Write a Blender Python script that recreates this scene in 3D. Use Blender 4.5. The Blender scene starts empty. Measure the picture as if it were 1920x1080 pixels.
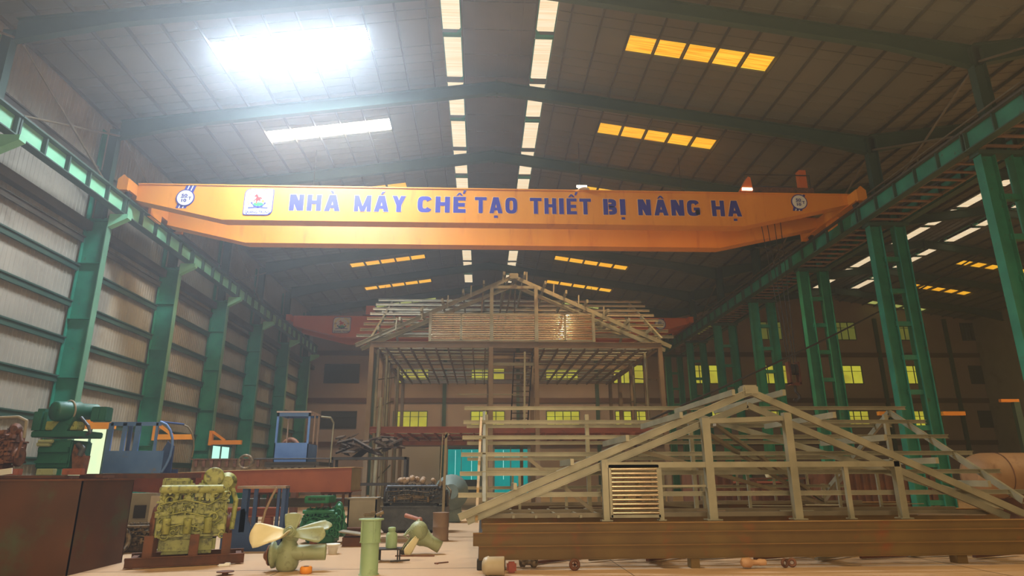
import bpy, bmesh, math, random
from mathutils import Vector, Matrix, Euler
R = math.radians
S = bpy.context.scene
COL = S.collection

# ---------------------------------------------------------------- camera, world, exposure
F_PX, HX, HY, ROLL = 1200.0, 903.0, 890.0, -0.005
cam_h = 1.6
yv = Vector((HX - 960, HY - 540, F_PX)).normalized()
hv = Vector((1, ROLL, 0)).normalized()
uv = hv.cross(yv).normalized()
if uv.y > 0: uv = -uv
xv = yv.cross(uv)
if xv.x < 0: xv = -xv
# rows: world axes expressed in camera (right, down, forward)
M = Matrix(((xv.x, -xv.y, -xv.z), (yv.x, -yv.y, -yv.z), (uv.x, -uv.y, -uv.z)))
cd = bpy.data.cameras.new('camera')
cd.sensor_width = 36.0
cd.lens = 36.0 * F_PX / 1920.0
cd.clip_end = 300
cam = bpy.data.objects.new('camera', cd)
cam.matrix_world = Matrix.Translation((0, 0, cam_h)) @ M.to_4x4()
COL.objects.link(cam)
S.camera = cam

W = bpy.data.worlds.new('world'); S.world = W
W.use_nodes = True
W.node_tree.nodes['Background'].inputs[0].default_value = (0.75, 0.85, 1.0, 1)
W.node_tree.nodes['Background'].inputs[1].default_value = 0.6
# dusty welding haze standing in the air
vs = W.node_tree.nodes.new('ShaderNodeVolumeScatter'); vs.inputs['Color'].default_value = (.86, .92, 1, 1)
vs.inputs['Density'].default_value = .006; vs.inputs['Anisotropy'].default_value = .72
W.node_tree.links.new(vs.outputs[0], W.node_tree.nodes['World Output'].inputs['Volume'])
S.view_settings.view_transform = 'Standard'
S.view_settings.look = 'None'
S.view_settings.gamma = 1.0
S.view_settings.exposure = 0.0
S.cycles.use_denoising = True
S.cycles.max_bounces = 6
S.cycles.diffuse_bounces = 3
S.cycles.glossy_bounces = 3
S.cycles.transmission_bounces = 2
S.cycles.volume_bounces = 0
S.cycles.sample_clamp_indirect = 4.0
S.cycles.volume_step_rate = 4.0

WARM = (1.0, 0.71, 0.36)
def area(name, loc, rot, size, size_y, power, color):
    l = bpy.data.lights.new(name, 'AREA'); l.shape = 'RECTANGLE'
    l.size = size; l.size_y = size_y; l.energy = power; l.color = color
    o = bpy.data.objects.new(name, l); o.location = loc; o.rotation_euler = rot
    COL.objects.link(o); return o
# added warm fill at an assumed front gateway, for reflections in the slats
area('added_front_fill', (1.0, -9.0, 4.5), (R(80), 0, 0), 14, 7, 2400, (1.0, 0.78, 0.50))
# unseen high-bay lamps: (x, y, z, watts); their shades are built with the other things
UNSEEN_LAMPS = [(-8, 1, 14.2, 1300), (1, 2, 14.6, 1500), (9, 1, 14.2, 1200), (-8, 9, 14.2, 1100), (1, 9.5, 14.6, 1400), (10, 9, 14.2, 900),
             (-8, 27.9, 13.7, 1900), (4.6, 27.9, 13.7, 1700), (9.5, 27.9, 13.7, 1900), (-8, 50.8, 13.0, 1300), (1, 50.8, 13.0, 1300), (9, 50.8, 13.0, 1300), (28, 6, 14.0, 3000), (31, 16, 14.5, 7500), (40, 21.8, 14.5, 7500)]  # added lamps out of sight: they brighten house front, back wall and side hall
for i, (x, y, z, p) in enumerate(UNSEEN_LAMPS):
    l = bpy.data.lights.new('unseen_bay_light', 'SPOT'); l.energy = p; l.color = (1.0, 0.71, 0.36); l.spot_size = R(150); l.spot_blend = .6; l.shadow_soft_size = .14
    o = bpy.data.objects.new('unseen_bay_light', l); o.location = (x, y, z); COL.objects.link(o)

# ---------------------------------------------------------------- helpers
def srgb(r, g, b):
    f = lambda c: (c / 255 / 12.92) if c / 255 <= 0.04045 else ((c / 255 + 0.055) / 1.055) ** 2.4
    return (f(r), f(g), f(b), 1)

MATS = {}
def mat(name, c1, c2=None, scale=3.0, rough=0.6, metal=0.0, bump=0.0, stretch=None, spots=None, cut=(0.35, 0.7)):
    """two-tone noise paint; spots=(colour, scale, lo, hi) adds patches of wear"""
    if name in MATS: return MATS[name]
    m = bpy.data.materials.new(name); m.use_nodes = True; nt = m.node_tree; n = nt.nodes; L = nt.links
    b = n['Principled BSDF']; b.inputs['Roughness'].default_value = rough; b.inputs['Metallic'].default_value = metal
    b.inputs['Base Color'].default_value = c1
    tc = n.new('ShaderNodeTexCoord'); mp = n.new('ShaderNodeMapping')
    L.new(tc.outputs['Object'], mp.inputs[0])
    if stretch: mp.inputs['Scale'].default_value = stretch
    if c2 is not None:
        t = n.new('ShaderNodeTexNoise'); t.inputs['Scale'].default_value = scale; t.inputs['Detail'].default_value = 5
        L.new(mp.outputs[0], t.inputs['Vector'])
        cr = n.new('ShaderNodeValToRGB'); cr.color_ramp.elements[0].position = cut[0]; cr.color_ramp.elements[1].position = cut[1]
        cr.color_ramp.elements[0].color = c1; cr.color_ramp.elements[1].color = c2
        L.new(t.outputs[0], cr.inputs[0]); out = cr.outputs[0]
        if spots:
            t2 = n.new('ShaderNodeTexNoise'); t2.inputs['Scale'].default_value = spots[1]; t2.inputs['Detail'].default_value = 8
            t2.inputs['Roughness'].default_value = 0.65
            L.new(mp.outputs[0], t2.inputs['Vector'])
            r2 = n.new('ShaderNodeValToRGB'); r2.color_ramp.elements[0].position = spots[2]; r2.color_ramp.elements[1].position = spots[3]
            L.new(t2.outputs[0], r2.inputs[0])
            mx = n.new('ShaderNodeMix'); mx.data_type = 'RGBA'
            L.new(r2.outputs[0], mx.inputs['Factor']); L.new(out, mx.inputs['A']); mx.inputs['B'].default_value = spots[0]
            out = mx.outputs['Result']
        L.new(out, b.inputs['Base Color'])
        if bump:
            bp = n.new('ShaderNodeBump'); bp.inputs['Strength'].default_value = bump; bp.inputs['Distance'].default_value = 0.02
            L.new(t.outputs[0], bp.inputs['Height']); L.new(bp.outputs[0], b.inputs['Normal'])
    MATS[name] = m; return m

def emat(name, c, strength, c2=None, scale=(0.6, 14, 1)):
    if name in MATS: return MATS[name]
    m = bpy.data.materials.new(name); m.use_nodes = True; nt = m.node_tree; n = nt.nodes; L = nt.links
    n.remove(n['Principled BSDF']); e = n.new('ShaderNodeEmission'); e.inputs[1].default_value = strength
    e.inputs[0].default_value = c
    if c2:
        tc = n.new('ShaderNodeTexCoord'); mp = n.new('ShaderNodeMapping'); mp.inputs['Scale'].default_value = scale
        t = n.new('ShaderNodeTexNoise'); t.inputs['Scale'].default_value = 1.0; t.inputs['Detail'].default_value = 3
        cr = n.new('ShaderNodeValToRGB'); cr.color_ramp.elements[0].position = .35; cr.color_ramp.elements[1].position = .62
        cr.color_ramp.elements[0].color = c2; cr.color_ramp.elements[1].color = c
        L.new(tc.outputs['Object'], mp.inputs[0]); L.new(mp.outputs[0], t.inputs['Vector']); L.new(t.outputs[0], cr.inputs[0]); L.new(cr.outputs[0], e.inputs[0])
    L.new(e.outputs[0], n['Material Output'].inputs[0]); MATS[name] = m; return m

RUSTC = srgb(96, 50, 24)
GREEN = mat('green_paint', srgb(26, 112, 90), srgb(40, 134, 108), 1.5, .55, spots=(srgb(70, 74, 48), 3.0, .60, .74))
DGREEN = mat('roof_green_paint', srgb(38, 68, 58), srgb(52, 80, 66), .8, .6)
FLAN = mat('lit_green_paint', srgb(88, 134, 108), srgb(104, 148, 120), 1.2, .6)  # paler copy of the green: light on the nave flanges put into the colour
PGREEN = mat('pale_green_paint', srgb(120, 190, 150), srgb(140, 205, 165), 1.0, .5)
SHEET = mat('wall_sheet', srgb(142, 136, 122), srgb(158, 151, 136), .7, .7, spots=(srgb(118, 108, 92), .6, .55, .75))
ROOF = mat('roof_sheet', srgb(92, 92, 82), srgb(108, 107, 95), .35, .6)
PURL = mat('purlin_steel', srgb(66, 62, 54), srgb(84, 78, 66), .8, .6)
CONC = mat('floor_concrete', srgb(188, 156, 122), srgb(206, 174, 138), .45, .45, bump=.15, spots=(srgb(160, 128, 104), .9, .55, .75))
RUST = mat('rusty_plate', srgb(82, 50, 30), srgb(108, 62, 34), 2.5, .7, bump=.2, spots=(srgb(78, 48, 34), 4, .5, .65))
RUSTY_GIRDER = mat('rusty_girder_steel', srgb(92, 68, 30), srgb(108, 84, 38), 1.2, .65, spots=(srgb(120, 68, 24), 1.6, .55, .72))
TANKP = mat('tank_plate', srgb(66, 42, 27), srgb(84, 50, 30), 1.2, .6, spots=(srgb(66, 74, 52), .9, .56, .7))
PRIMER = mat('red_primer', srgb(138, 76, 58), srgb(156, 90, 66), 1.4, .6, spots=(srgb(110, 62, 48), 2.5, .58, .7))
HPRIMER = mat('brown_primer', srgb(112, 94, 72), srgb(130, 110, 86), 1.4, .6)
CRANE = mat('crane_yellow', srgb(222, 138, 36), srgb(230, 148, 46), .5, .42, stretch=(2.2, 1, .35), spots=(srgb(206, 120, 34), 1.2, .56, .74))
CRANE2 = mat('crane_orange', srgb(214, 104, 40), srgb(222, 114, 46), .6, .5)
GALV = mat('galvanised_steel', srgb(128, 124, 102), srgb(152, 146, 122), 2.0, .42, metal=.3)
GALVD = mat('galvanised_dark', srgb(108, 98, 78), srgb(128, 116, 94), 2.0, .45, metal=.3)
CHROME = mat('polished_steel', srgb(200, 186, 160), srgb(214, 200, 172), 3, .16, metal=1.0)
OLIVE = mat('olive_engine_paint', srgb(136, 142, 74), srgb(160, 164, 92), 6, .5, spots=(srgb(74, 78, 40), 10, .50, .64))
EGREEN = mat('green_engine_paint', srgb(30, 98, 66), srgb(44, 118, 80), 5, .45, spots=(srgb(22, 72, 46), 9, .55, .7))
MGREEN = mat('machine_green', srgb(24, 84, 72), srgb(32, 98, 82), 3, .5, spots=(srgb(24, 66, 54), 6, .55, .7))
BRUST = mat('rusted_engine', srgb(96, 60, 42), srgb(128, 84, 60), 6, .7, spots=(srgb(58, 40, 32), 9, .5, .68))
SCRAP = mat('scrap_metal', srgb(92, 78, 60), srgb(140, 120, 92), 8, .55, metal=.3, spots=(srgb(50, 42, 34), 12, .45, .62))
DBLUE = mat('dark_blue_machine', srgb(54, 60, 70), srgb(72, 76, 82), 5, .5, spots=(srgb(36, 38, 44), 8, .52, .7))
BLUE = mat('cab_blue', srgb(74, 112, 172), srgb(94, 130, 186), 2, .5, spots=(srgb(128, 122, 124), 3, .60, .76))
BLUE2 = mat('frame_blue', srgb(42, 68, 118), srgb(56, 82, 130), 3, .55, spots=(srgb(62, 58, 70), 5, .6, .75))
SAGE = mat('sage_primer', srgb(138, 148, 110), srgb(156, 164, 126), 3, .5, spots=(srgb(112, 118, 84), 6, .56, .7))
SAGE2 = mat('sage_green', srgb(142, 170, 128), srgb(158, 184, 142), 2, .5, spots=(srgb(120, 142, 104), 5, .56, .7))
CREAMB = mat('cream_blade', srgb(214, 204, 160), srgb(228, 218, 180), 3, .45)
WOOD = mat('timber', srgb(178, 146, 100), srgb(196, 164, 116), 3, .7)
GREY = mat('grey_block', srgb(128, 122, 106), srgb(146, 138, 122), 2, .7)
WHITE = mat('white_paint', srgb(226, 224, 214), srgb(236, 234, 226), 2, .5)
NAVY = mat('navy_paint', srgb(44, 44, 138), srgb(50, 50, 146), 3, .5)
BLACK = mat('dark_steel', srgb(38, 34, 30), srgb(50, 44, 38), 3, .6)  # one dark steel colour for wheels, joints and fittings
PLAST = mat('back_wall_plaster', srgb(150, 132, 122), srgb(162, 144, 132), .5, .8)
BANDM = mat('floor_edge_band', srgb(84, 52, 40), srgb(94, 60, 46), .6, .7)
TEAL = None
ORANGE = mat('orange_paint', srgb(226, 140, 30), srgb(234, 150, 40), 2, .5)
REDM = mat('red_paint', srgb(206, 40, 40)); LGREEN = mat('leaf_green', srgb(40, 150, 80)); YEL = mat('wheat_yellow', srgb(240, 214, 50))
DGLASS = mat('dark_glass', srgb(52, 48, 40), srgb(62, 56, 46), .5, .15)
TAN = mat('tan_tank', srgb(142, 108, 74), srgb(160, 122, 84), 1.5, .6, spots=(srgb(120, 78, 50), 2.2, .55, .7))

TEAL = emat('teal_glow_sheet', srgb(0, 170, 160), .85, srgb(0, 150, 146), (1, 1, .5))  # glow in the colour stands for daylight behind the sheets
class MB:
    def __init__(s): s.v = []; s.f = []; s.sm = []
    def add(s, vs, fs, smooth=False):
        k = len(s.v); s.v += [tuple(v) for v in vs]; s.f += [tuple(i + k for i in f) for f in fs]; s.sm += [smooth] * len(fs); return s
    def box(s, x0, x1, y0, y1, z0, z1):
        return s.add([(x, y, z) for x in (x0, x1) for y in (y0, y1) for z in (z0, z1)],
            [(0, 1, 3, 2), (4, 6, 7, 5), (0, 4, 5, 1), (2, 3, 7, 6), (0, 2, 6, 4), (1, 5, 7, 3)])
    def cbox(s, c, d, rot=None, bev=0.0):
        q = []
        if bev <= 0:
            P = [Vector((sx * d[0] / 2, sy * d[1] / 2, sz * d[2] / 2)) for sx in (-1, 1) for sy in (-1, 1) for sz in (-1, 1)]
            F = [(0, 1, 3, 2), (4, 6, 7, 5), (0, 4, 5, 1), (2, 3, 7, 6), (0, 2, 6, 4), (1, 5, 7, 3)]
        else:
            bm = bmesh.new(); bmesh.ops.create_cube(bm, size=1)
            for v in bm.verts: v.co = Vector((v.co.x * d[0], v.co.y * d[1], v.co.z * d[2]))
            bmesh.ops.bevel(bm, geom=bm.edges[:], offset=min(bev, min(d) * .45), segments=2, affect='EDGES')
            bm.verts.index_update(); P = [v.co.copy() for v in bm.verts]; F = [tuple(v.index for v in f.verts) for f in bm.faces]; bm.free()
        if rot is not None: P = [rot @ p for p in P]
        return s.add([p + Vector(c) for p in P], F)
    def frame(s, p, q, up=(0, 0, 1)):
        p = Vector(p); q = Vector(q); d = (q - p); L = d.length; d = d / L
        u = Vector(up)
        if abs(d.dot(u)) > .99: u = Vector((0, 1, 0)) if abs(d.y) < .9 else Vector((1, 0, 0))
        a = d.cross(u).normalized(); b = a.cross(d).normalized()
        return p, q, d, a, b
    def bar(s, p, q, w, h=None, up=(0, 0, 1)):
        h = h or w; p, q, d, a, b = s.frame(p, q, up)
        vs = [e + a * sx * w / 2 + b * sz * h / 2 for e in (p, q) for sx, sz in ((-1, -1), (1, -1), (1, 1), (-1, 1))]
        return s.add(vs, [(0, 1, 2, 3), (7, 6, 5, 4), (0, 4, 5, 1), (1, 5, 6, 2), (2, 6, 7, 3), (3, 7, 4, 0)])
    def ibeam(s, p, q, h, w, tw=.02, tf=.03, up=(0, 0, 1)):
        p, q, d, a, b = s.frame(p, q, up)
        s.bar(p + b * (h / 2 - tf / 2), q + b * (h / 2 - tf / 2), w, tf, up); s.bar(p - b * (h / 2 - tf / 2), q - b * (h / 2 - tf / 2), w, tf, up)
        return s.bar(p, q, tw, h - 2 * tf, up)
    def cchan(s, p, q, h, w, t=.012, up=(0, 0, 1), side=1):
        p, q, d, a, b = s.frame(p, q, up)
        s.bar(p, q, t, h, up)
        for k in (-1, 1):
            o = b * (k * (h / 2 - t / 2)) + a * (side * (w / 2))
            s.bar(p + o, q + o, w, t, up)
        return s
    def tube(s, p, q, r, r2=None, n=16, cap=True, smooth=True):
        r2 = r if r2 is None else r2; p, q, d, a, b = s.frame(p, q)
        vs = []
        for e, rr in ((p, r), (q, r2)):
            vs += [e + a * math.cos(2 * math.pi * i / n) * rr + b * math.sin(2 * math.pi * i / n) * rr for i in range(n)]
        s.add(vs, [(i, (i + 1) % n, n + (i + 1) % n, n + i) for i in range(n)], smooth)
        if cap:
            s.add(vs[:n], [tuple(range(n))]); s.add(vs[n:], [tuple(range(n))[::-1]])
        return s
    def lathe(s, p, q, prof, n=24, cap=True):
        """prof: (t, r) with t along p->q in metres"""
        p, q, d, a, b = s.frame(p, q); vs = []
        for t, r in prof: vs += [p + d * t + a * math.cos(2 * math.pi * i / n) * r + b * math.sin(2 * math.pi * i / n) * r for i in range(n)]
        fs = []
        for k in range(len(prof) - 1):
            fs += [(k * n + i, k * n + (i + 1) % n, (k + 1) * n + (i + 1) % n, (k + 1) * n + i) for i in range(n)]
        s.add(vs, fs, True)
        if cap: s.add(vs[:n], [tuple(range(n))]); s.add(vs[-n:], [tuple(range(n))[::-1]])
        return s
    def path(s, pts, r, n=8):
        pts = [Vector(p) for p in pts]
        for i in range(len(pts) - 1): s.tube(pts[i], pts[i + 1], r, n=n)
        for p in pts[1:-1]: s.ball(p, r * 1.02, 6)
        return s
    def ball(s, c, r, n=10, sc=(1, 1, 1)):
        c = Vector(c); vs = []; m = n // 2 + 1
        for j in range(1, m):
            t = math.pi * j / m
            vs += [c + Vector((r * sc[0] * math.sin(t) * math.cos(2 * math.pi * i / n), r * sc[1] * math.sin(t) * math.sin(2 * math.pi * i / n), r * sc[2] * math.cos(t))) for i in range(n)]
        fs = [(j * n + i, j * n + (i + 1) % n, (j + 1) * n + (i + 1) % n, (j + 1) * n + i) for j in range(m - 2) for i in range(n)]
        vs += [c + Vector((0, 0, r * sc[2])), c - Vector((0, 0, r * sc[2]))]; a = (m - 1) * n
        fs += [(a, (i + 1) % n, i) for i in range(n)] + [(a + 1, (m - 2) * n + i, (m - 2) * n + (i + 1) % n) for i in range(n)]
        return s.add(vs, fs, True)
    def prism(s, pts, y0, y1, T=None):
        """polygon in the XZ plane pushed from y0 to y1; T optional transform"""
        n = len(pts); vs = [Vector((x, y0, z)) for x, z in pts] + [Vector((x, y1, z)) for x, z in pts]
        if T is not None: vs = [T @ v for v in vs]
        return s.add(vs, [tuple(range(n)), tuple(range(2 * n - 1, n - 1, -1))] + [(i, n + i, n + (i + 1) % n, (i + 1) % n) for i in range(n)])
    def torus(s, c, axis, R0, r, n=20, m=8, a0=0, a1=2 * math.pi):
        c = Vector(c); _, _, d, a, b = s.frame(c, c + Vector(axis)); full = abs(a1 - a0 - 2 * math.pi) < 1e-6
        K = n if full else n + 1; vs = []
        for i in range(K):
            t = a0 + (a1 - a0) * i / n; e = a * math.cos(t) + b * math.sin(t)
            vs += [c + e * (R0 + r * math.cos(2 * math.pi * j / m)) + d * r * math.sin(2 * math.pi * j / m) for j in range(m)]
        return s.add(vs, [(i * m + j, ((i + 1) % K) * m + j, ((i + 1) % K) * m + (j + 1) % m, i * m + (j + 1) % m) for i in range(n) for j in range(m)], True)
    def build(s, name, m, parent=None, world=True, **kw):
        off = Vector(parent.location) if (parent is not None and world) else Vector((0, 0, 0))
        if parent is not None and world and parent.parent is not None: off = off + Vector(parent.parent.location)
        me = bpy.data.meshes.new(name)
        me.from_pydata([(v[0] - off.x, v[1] - off.y, v[2] - off.z) for v in s.v], [], s.f)
        me.polygons.foreach_set('use_smooth', s.sm)
        me.materials.append(m)
        bm = bmesh.new(); bm.from_mesh(me); bmesh.ops.recalc_face_normals(bm, faces=bm.faces[:]); bm.to_mesh(me); bm.free(); me.update()
        o = bpy.data.objects.new(name, me); COL.objects.link(o)
        if parent is not None: o.parent = parent
        for k, v in kw.items(): o[k] = v
        return o

def thing(name, label, cat, loc=(0, 0, 0), rz=0.0, group=None):
    o = bpy.data.objects.new(name, None); o.empty_display_size = .2; COL.objects.link(o); o.location = loc; o.rotation_euler = (0, 0, rz)
    o['label'] = label; o['category'] = cat
    if group: o['group'] = group
    return o
def tag(o, label, cat, group=None):
    o['label'] = label; o['category'] = cat
    if group: o['group'] = group
    return o
def copytree(root, loc, label, rz=None):
    def rec(o, par):
        c = o.copy(); COL.objects.link(c); c.parent = par
        for ch in [x for x in o.children]: rec(ch, c)
        return c
    r = rec(root, None); r.location = loc; r['label'] = label
    if rz is not None: r.rotation_euler = (0, 0, rz)
    return r
ORD = ['first', 'second', 'third', 'fourth', 'fifth', 'sixth', 'seventh', 'eighth', 'ninth', 'tenth']

# ---------------------------------------------------------------- setting: hall
XL, XR, XC = -15.3, 16.3, 0.5           # left wall, middle column line, ridge
XR2, XC2 = 46.6, 31.4                   # second hall
Y0, YB = -11.0, 57.5
FY = [5.6 + 6 * i for i in range(9)]    # frames
ZR, SL = 17.75, 0.145                   # roof sheet at ridge, slope
def zroof(x, xc=XC): return ZR - SL * abs(x - xc)

fl = MB().box(XL - 12, XR2 + 6, Y0 - 6, YB + 4, -.2, 0).build('floor', CONC); fl['kind'] = 'structure'
jt = MB()
for y in range(-6, 56, 6): jt.box(XL, XR2, y + .4, y + .412, .0005, .0025)
for x in (-9.5, -3.5, 2.5, 8.5, 14.5): jt.box(x, x + .012, Y0, YB, .0005, .0025)
jt.build('joint_line', BLACK, fl)

def corrug(x, ya, yb, z0, z1, m, name, parent=None, pitch=.2, dep=.014, flip=1):
    b = MB(); n = int((yb - ya) / pitch); P = []
    for i in range(n):
        y = ya + i * pitch
        P += [(y, 0), (y + pitch * .62, 0), (y + pitch * .7, dep), (y + pitch * .92, dep)]
    P.append((yb, 0))
    vs = []
    for y, d in P: vs += [(x + flip * d, y, z0), (x + flip * d, y, z1)]
    fs = [(2 * i, 2 * i + 2, 2 * i + 3, 2 * i + 1) for i in range(len(P) - 1)]
    b.add(vs, fs); return b.build(name, m, parent)

# left wall in pieces around its door openings
DOORS = [(24.3, 27.6, 3.65), (36.9, 41.0, 3.35)]
wl = thing('wall_left', '', ''); del wl['label']; del wl['category']; wl['kind'] = 'structure'
y = Y0
for a, b_, zt in DOORS:
    corrug(XL, y, a, 0, 16.2, SHEET, 'wall_sheet', wl); corrug(XL, a, b_, zt, 16.2, SHEET, 'wall_sheet', wl); y = b_
corrug(XL, y, YB, 0, 16.2, SHEET, 'wall_sheet', wl)
GZ = [2.2, 3.65, 5.03, 6.42, 7.79, 9.17, 10.3, 13.2]
for k in range(8):
    ya, yb = 5.6 + 6 * k + .14, 5.6 + 6 * k + 5.86
    for z in GZ:
        segs = [(ya, yb)]
        if z < 3.4:
            for a, b_, zt in DOORS:
                segs = [q for s in segs for q in ([(s[0], min(s[1], a)), (max(s[0], b_), s[1])] if (s[0] < b_ and s[1] > a) else [s])]
        for s0, s1 in segs:
            if s1 - s0 > .2: MB().cchan((XL + .16, s0, z), (XL + .16, s1, z), .07, .2, .02, up=(1, 0, 0), side=1).bar((XL + .13, s0, z + .02), (XL + .13, s1, z + .02), .24, .05).build('girt', PURL if z > 10 else DGREEN, wl)
# plain dark band under the runway
MB().box(XL + .05, XL + .35, 5.6, YB, 10.62, 10.95).build('dark_band', PURL, wl)
# door openings of the left wall: mullions and bright yard outside
OUT = emat('daylight_outside', srgb(196, 240, 196), 1.3, srgb(232, 240, 190), (.3, .5, .4))
OUT2 = emat('daylight_outside_blue', srgb(190, 250, 232), 1.3)
for i, (a, b_, zt) in enumerate(DOORS):
    d = MB()
    for yy in [a + .04, a + (b_ - a) * .30, a + (b_ - a) * .62, b_ - .04]: d.box(XL - .03, XL + .05, yy - .025, yy + .025, 0, zt)
    d.box(XL - .03, XL + .06, a, b_, zt - .09, zt); d.box(XL - .03, XL + .05, a, b_, 1.0, 1.06)
    o = d.build('door_%d' % (i + 1), DGREEN); o['kind'] = 'structure'
    g = MB().box(XL - .12, XL - .1, a, b_, 1.03, zt).build('pane', OUT if i == 0 else OUT2, o)
    MB().box(XL - .1, XL - .04, a, b_, 0, 1.03).build('sill_panel', GREY, o)

# back wall
wb = MB().box(XL - .2, XR2 + 3, YB, YB + .3, 0, 17.9).build('wall_back', PLAST); wb['kind'] = 'structure'
for z in (4.25, 8.0, 12.2): MB().box(XL, XR2, YB - .16, YB + .02, z - .28, z + .14).build('ledge', BANDM, wb)
for x in (-9.6, -3.35, 3.2, 10.3, 16.9, 23.5, 30.2, 37.0, 43.8): MB().box(x - .16, x + .16, YB - .2, YB, 0, 15.6).build('pilaster', DGREEN, wb)
PANE = emat('yellow_lit_pane', srgb(226, 222, 70), .78, srgb(198, 184, 60), (.5, .2, .9))
PANE2 = emat('dim_lit_pane', srgb(150, 152, 62), .42, srgb(120, 118, 56), (.5, .2, .9))
wn = 0
def back_window(x0, x1, z0, z1, m, nm=4):
    global wn; wn += 1
    f = MB(); t = .06; yy = YB - .08
    f.box(x0, x1, yy, YB + .01, z0 - t, z0); f.box(x0, x1, yy, YB + .01, z1, z1 + t); f.box(x0 - t, x0, yy, YB + .01, z0 - t, z1 + t); f.box(x1, x1 + t, yy, YB + .01, z0 - t, z1 + t)
    for i in range(1, nm): x = x0 + (x1 - x0) * i / nm; f.box(x - .035, x + .035, yy, YB + .01, z0, z1)
    f.box(x0, x1, yy + .01, YB + .01, z0 + (z1 - z0) * .68, z0 + (z1 - z0) * .68 + .04)
    o = f.build('window_%d' % wn, DGREEN if m is not DGLASS else BLACK); o['kind'] = 'structure'
    MB().box(x0, x1, YB - .03, YB + .01, z0, z1).build('pane', m, o)
XW = [(-14.0, -11.0), (-7.75, -4.85), (-.95, 1.95), (5.75, 8.6), (11.9, 14.7), (18.9, 21.6), (25.3, 27.9), (32.3, 35.0), (39.1, 41.8), (45.4, 48.0)]
for i, (a, b_) in enumerate(XW):
    if b_ > XR2: b_ = XR2
    dark = i in (0, 9)
    back_window(a, b_, 5.55, 6.95, DGLASS if dark else PANE, 1 if dark else 4)
    back_window(a, b_, 9.5, 11.1, DGLASS if dark else PANE, 1 if dark else 3)
    if i >= 5: back_window(a, b_, 13.6, 15.2, PANE2 if i < 9 else DGLASS, 4)
# grey partition and teal roller sheets at the foot of the back wall
MB().box(-9.2, -3.6, YB - .35, YB - .2, 0, 3.95).build('wall_partition', mat('pale_partition', srgb(158, 152, 142), srgb(168, 162, 152), .5, .7))['kind'] = 'structure'
far = MB().box(XR2, XR2 + .3, Y0, YB, 0, 16.5).build('wall_right', SHEET); far['kind'] = 'structure'
wf = MB().box(XL - .2, XR2, Y0 - .3, Y0, 7.5, 17.9).box(XL - .2, -8, Y0 - .3, Y0, 0, 7.5).box(10, XR2, Y0 - .3, Y0, 0, 7.5).build('wall_front', SHEET); wf['kind'] = 'structure'

# ---------------------------------------------------------------- roof
SKY_Y = [2.2, 8.2, 14.2, 20.2, 26.3, 32.9, 38.6, 44.9, 51.0, 56.7]
def roof(name, xc, xa, xb, holes):
    """sheeted roof with a ridge slot; holes: list of (side, y)"""
    root = thing(name, '', ''); del root['label']; del root['category']; root['kind'] = 'structure'
    H = .95
    for side, xe in ((-1, xa), (1, xb)):
        b = MB()
        def q(d0, d1, ya, yb):
            x0, x1 = xc + side * d0, xc + side * d1
            b.add([(x0, ya, zroof(x0, xc)), (x1, ya, zroof(x1, xc)), (x1, yb, zroof(x1, xc)), (x0, yb, zroof(x0, xc)),
                   (x0, ya, zroof(x0, xc) + .08), (x1, ya, zroof(x1, xc) + .08), (x1, yb, zroof(x1, xc) + .08), (x0, yb, zroof(x0, xc) + .08)],
                  [(0, 1, 2, 3), (4, 5, 6, 7), (0, 1, 5, 4), (2, 3, 7, 6), (1, 2, 6, 5), (3, 0, 4, 7)])
        dl = abs(xe - xc)
        ys = sorted(y for s_, y in holes if s_ == side)
        y = Y0
        for h in ys:
            q(2.1, dl, y, h - H / 2); q(2.1, 4.75, h - H / 2, h + H / 2); q(10.2, dl, h - H / 2, h + H / 2); y = h + H / 2
        q(2.1, dl, y, YB)
        b.build('roof_sheet', ROOF, root)
        # ribs of the sheets run down the slope
        rb = MB(); yy = Y0 + .5
        while yy < YB:
            x0, x1 = xc + side * 2.1, xe
            if not any(abs(yy - h) < H / 2 + .03 for h in ys): rb.bar((x0, yy, zroof(x0, xc) - .01), (x1, yy, zroof(x1, xc) - .01), .03, .03)
            yy += .5
        rb.build('sheet_rib', ROOF, root)
        d = 2.57
        while d < dl - .2:
            x = xc + side * d
            MB().bar((x, Y0, zroof(x, xc) - .07), (x, YB, zroof(x, xc) - .07), .045, .14).build('purlin', PURL, root)
            d += 1.09
    return root
holesA = [(s, y) for s in (-1, 1) for y in SKY_Y]
rA = roof('ceiling', XC, XL - .2, XR, holesA)
rB = roof('ceiling_side_hall', XC2, XR, XR2, [(1, y) for y in SKY_Y[3:]])
# ridge monitor: dark centre cap and corrugated translucent slots
MONC = mat('monitor_sheet', srgb(84, 82, 78), srgb(98, 94, 88), .6, .6)
SLOT = emat('ridge_daylight', srgb(250, 230, 196), 1.15, srgb(238, 208, 160), (.35, 14, .35))
for xc, root, nm in ((XC, rA, 'main'), (XC2, rB, 'side')):
    MB().box(xc - 1.32, xc + 1.32, Y0, YB, 17.82, 17.88).build('monitor_cap', MONC, root)
    mr = MB()
    for x in (-.9, -.45, 0, .45, .9): mr.box(xc + x - .02, xc + x + .02, Y0, YB, 17.78, 17.83)
    for yy in [5.6 + 1.5 * i for i in range(30)]: mr.box(xc - 1.3, xc + 1.3, yy - .015, yy + .015, 17.79, 17.83)
    mr.build('monitor_rib', MONC, root)
    MB().box(xc - 3, xc + 3, Y0, YB, 18.6, 18.7).build('monitor_roof', MONC, root)
    for s in (-1, 1): MB().box(xc + s * 1.36 - .03, xc + s * 1.36 + .03, Y0, YB, 17.66, 17.84).build('monitor_upstand', PURL, root)

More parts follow.
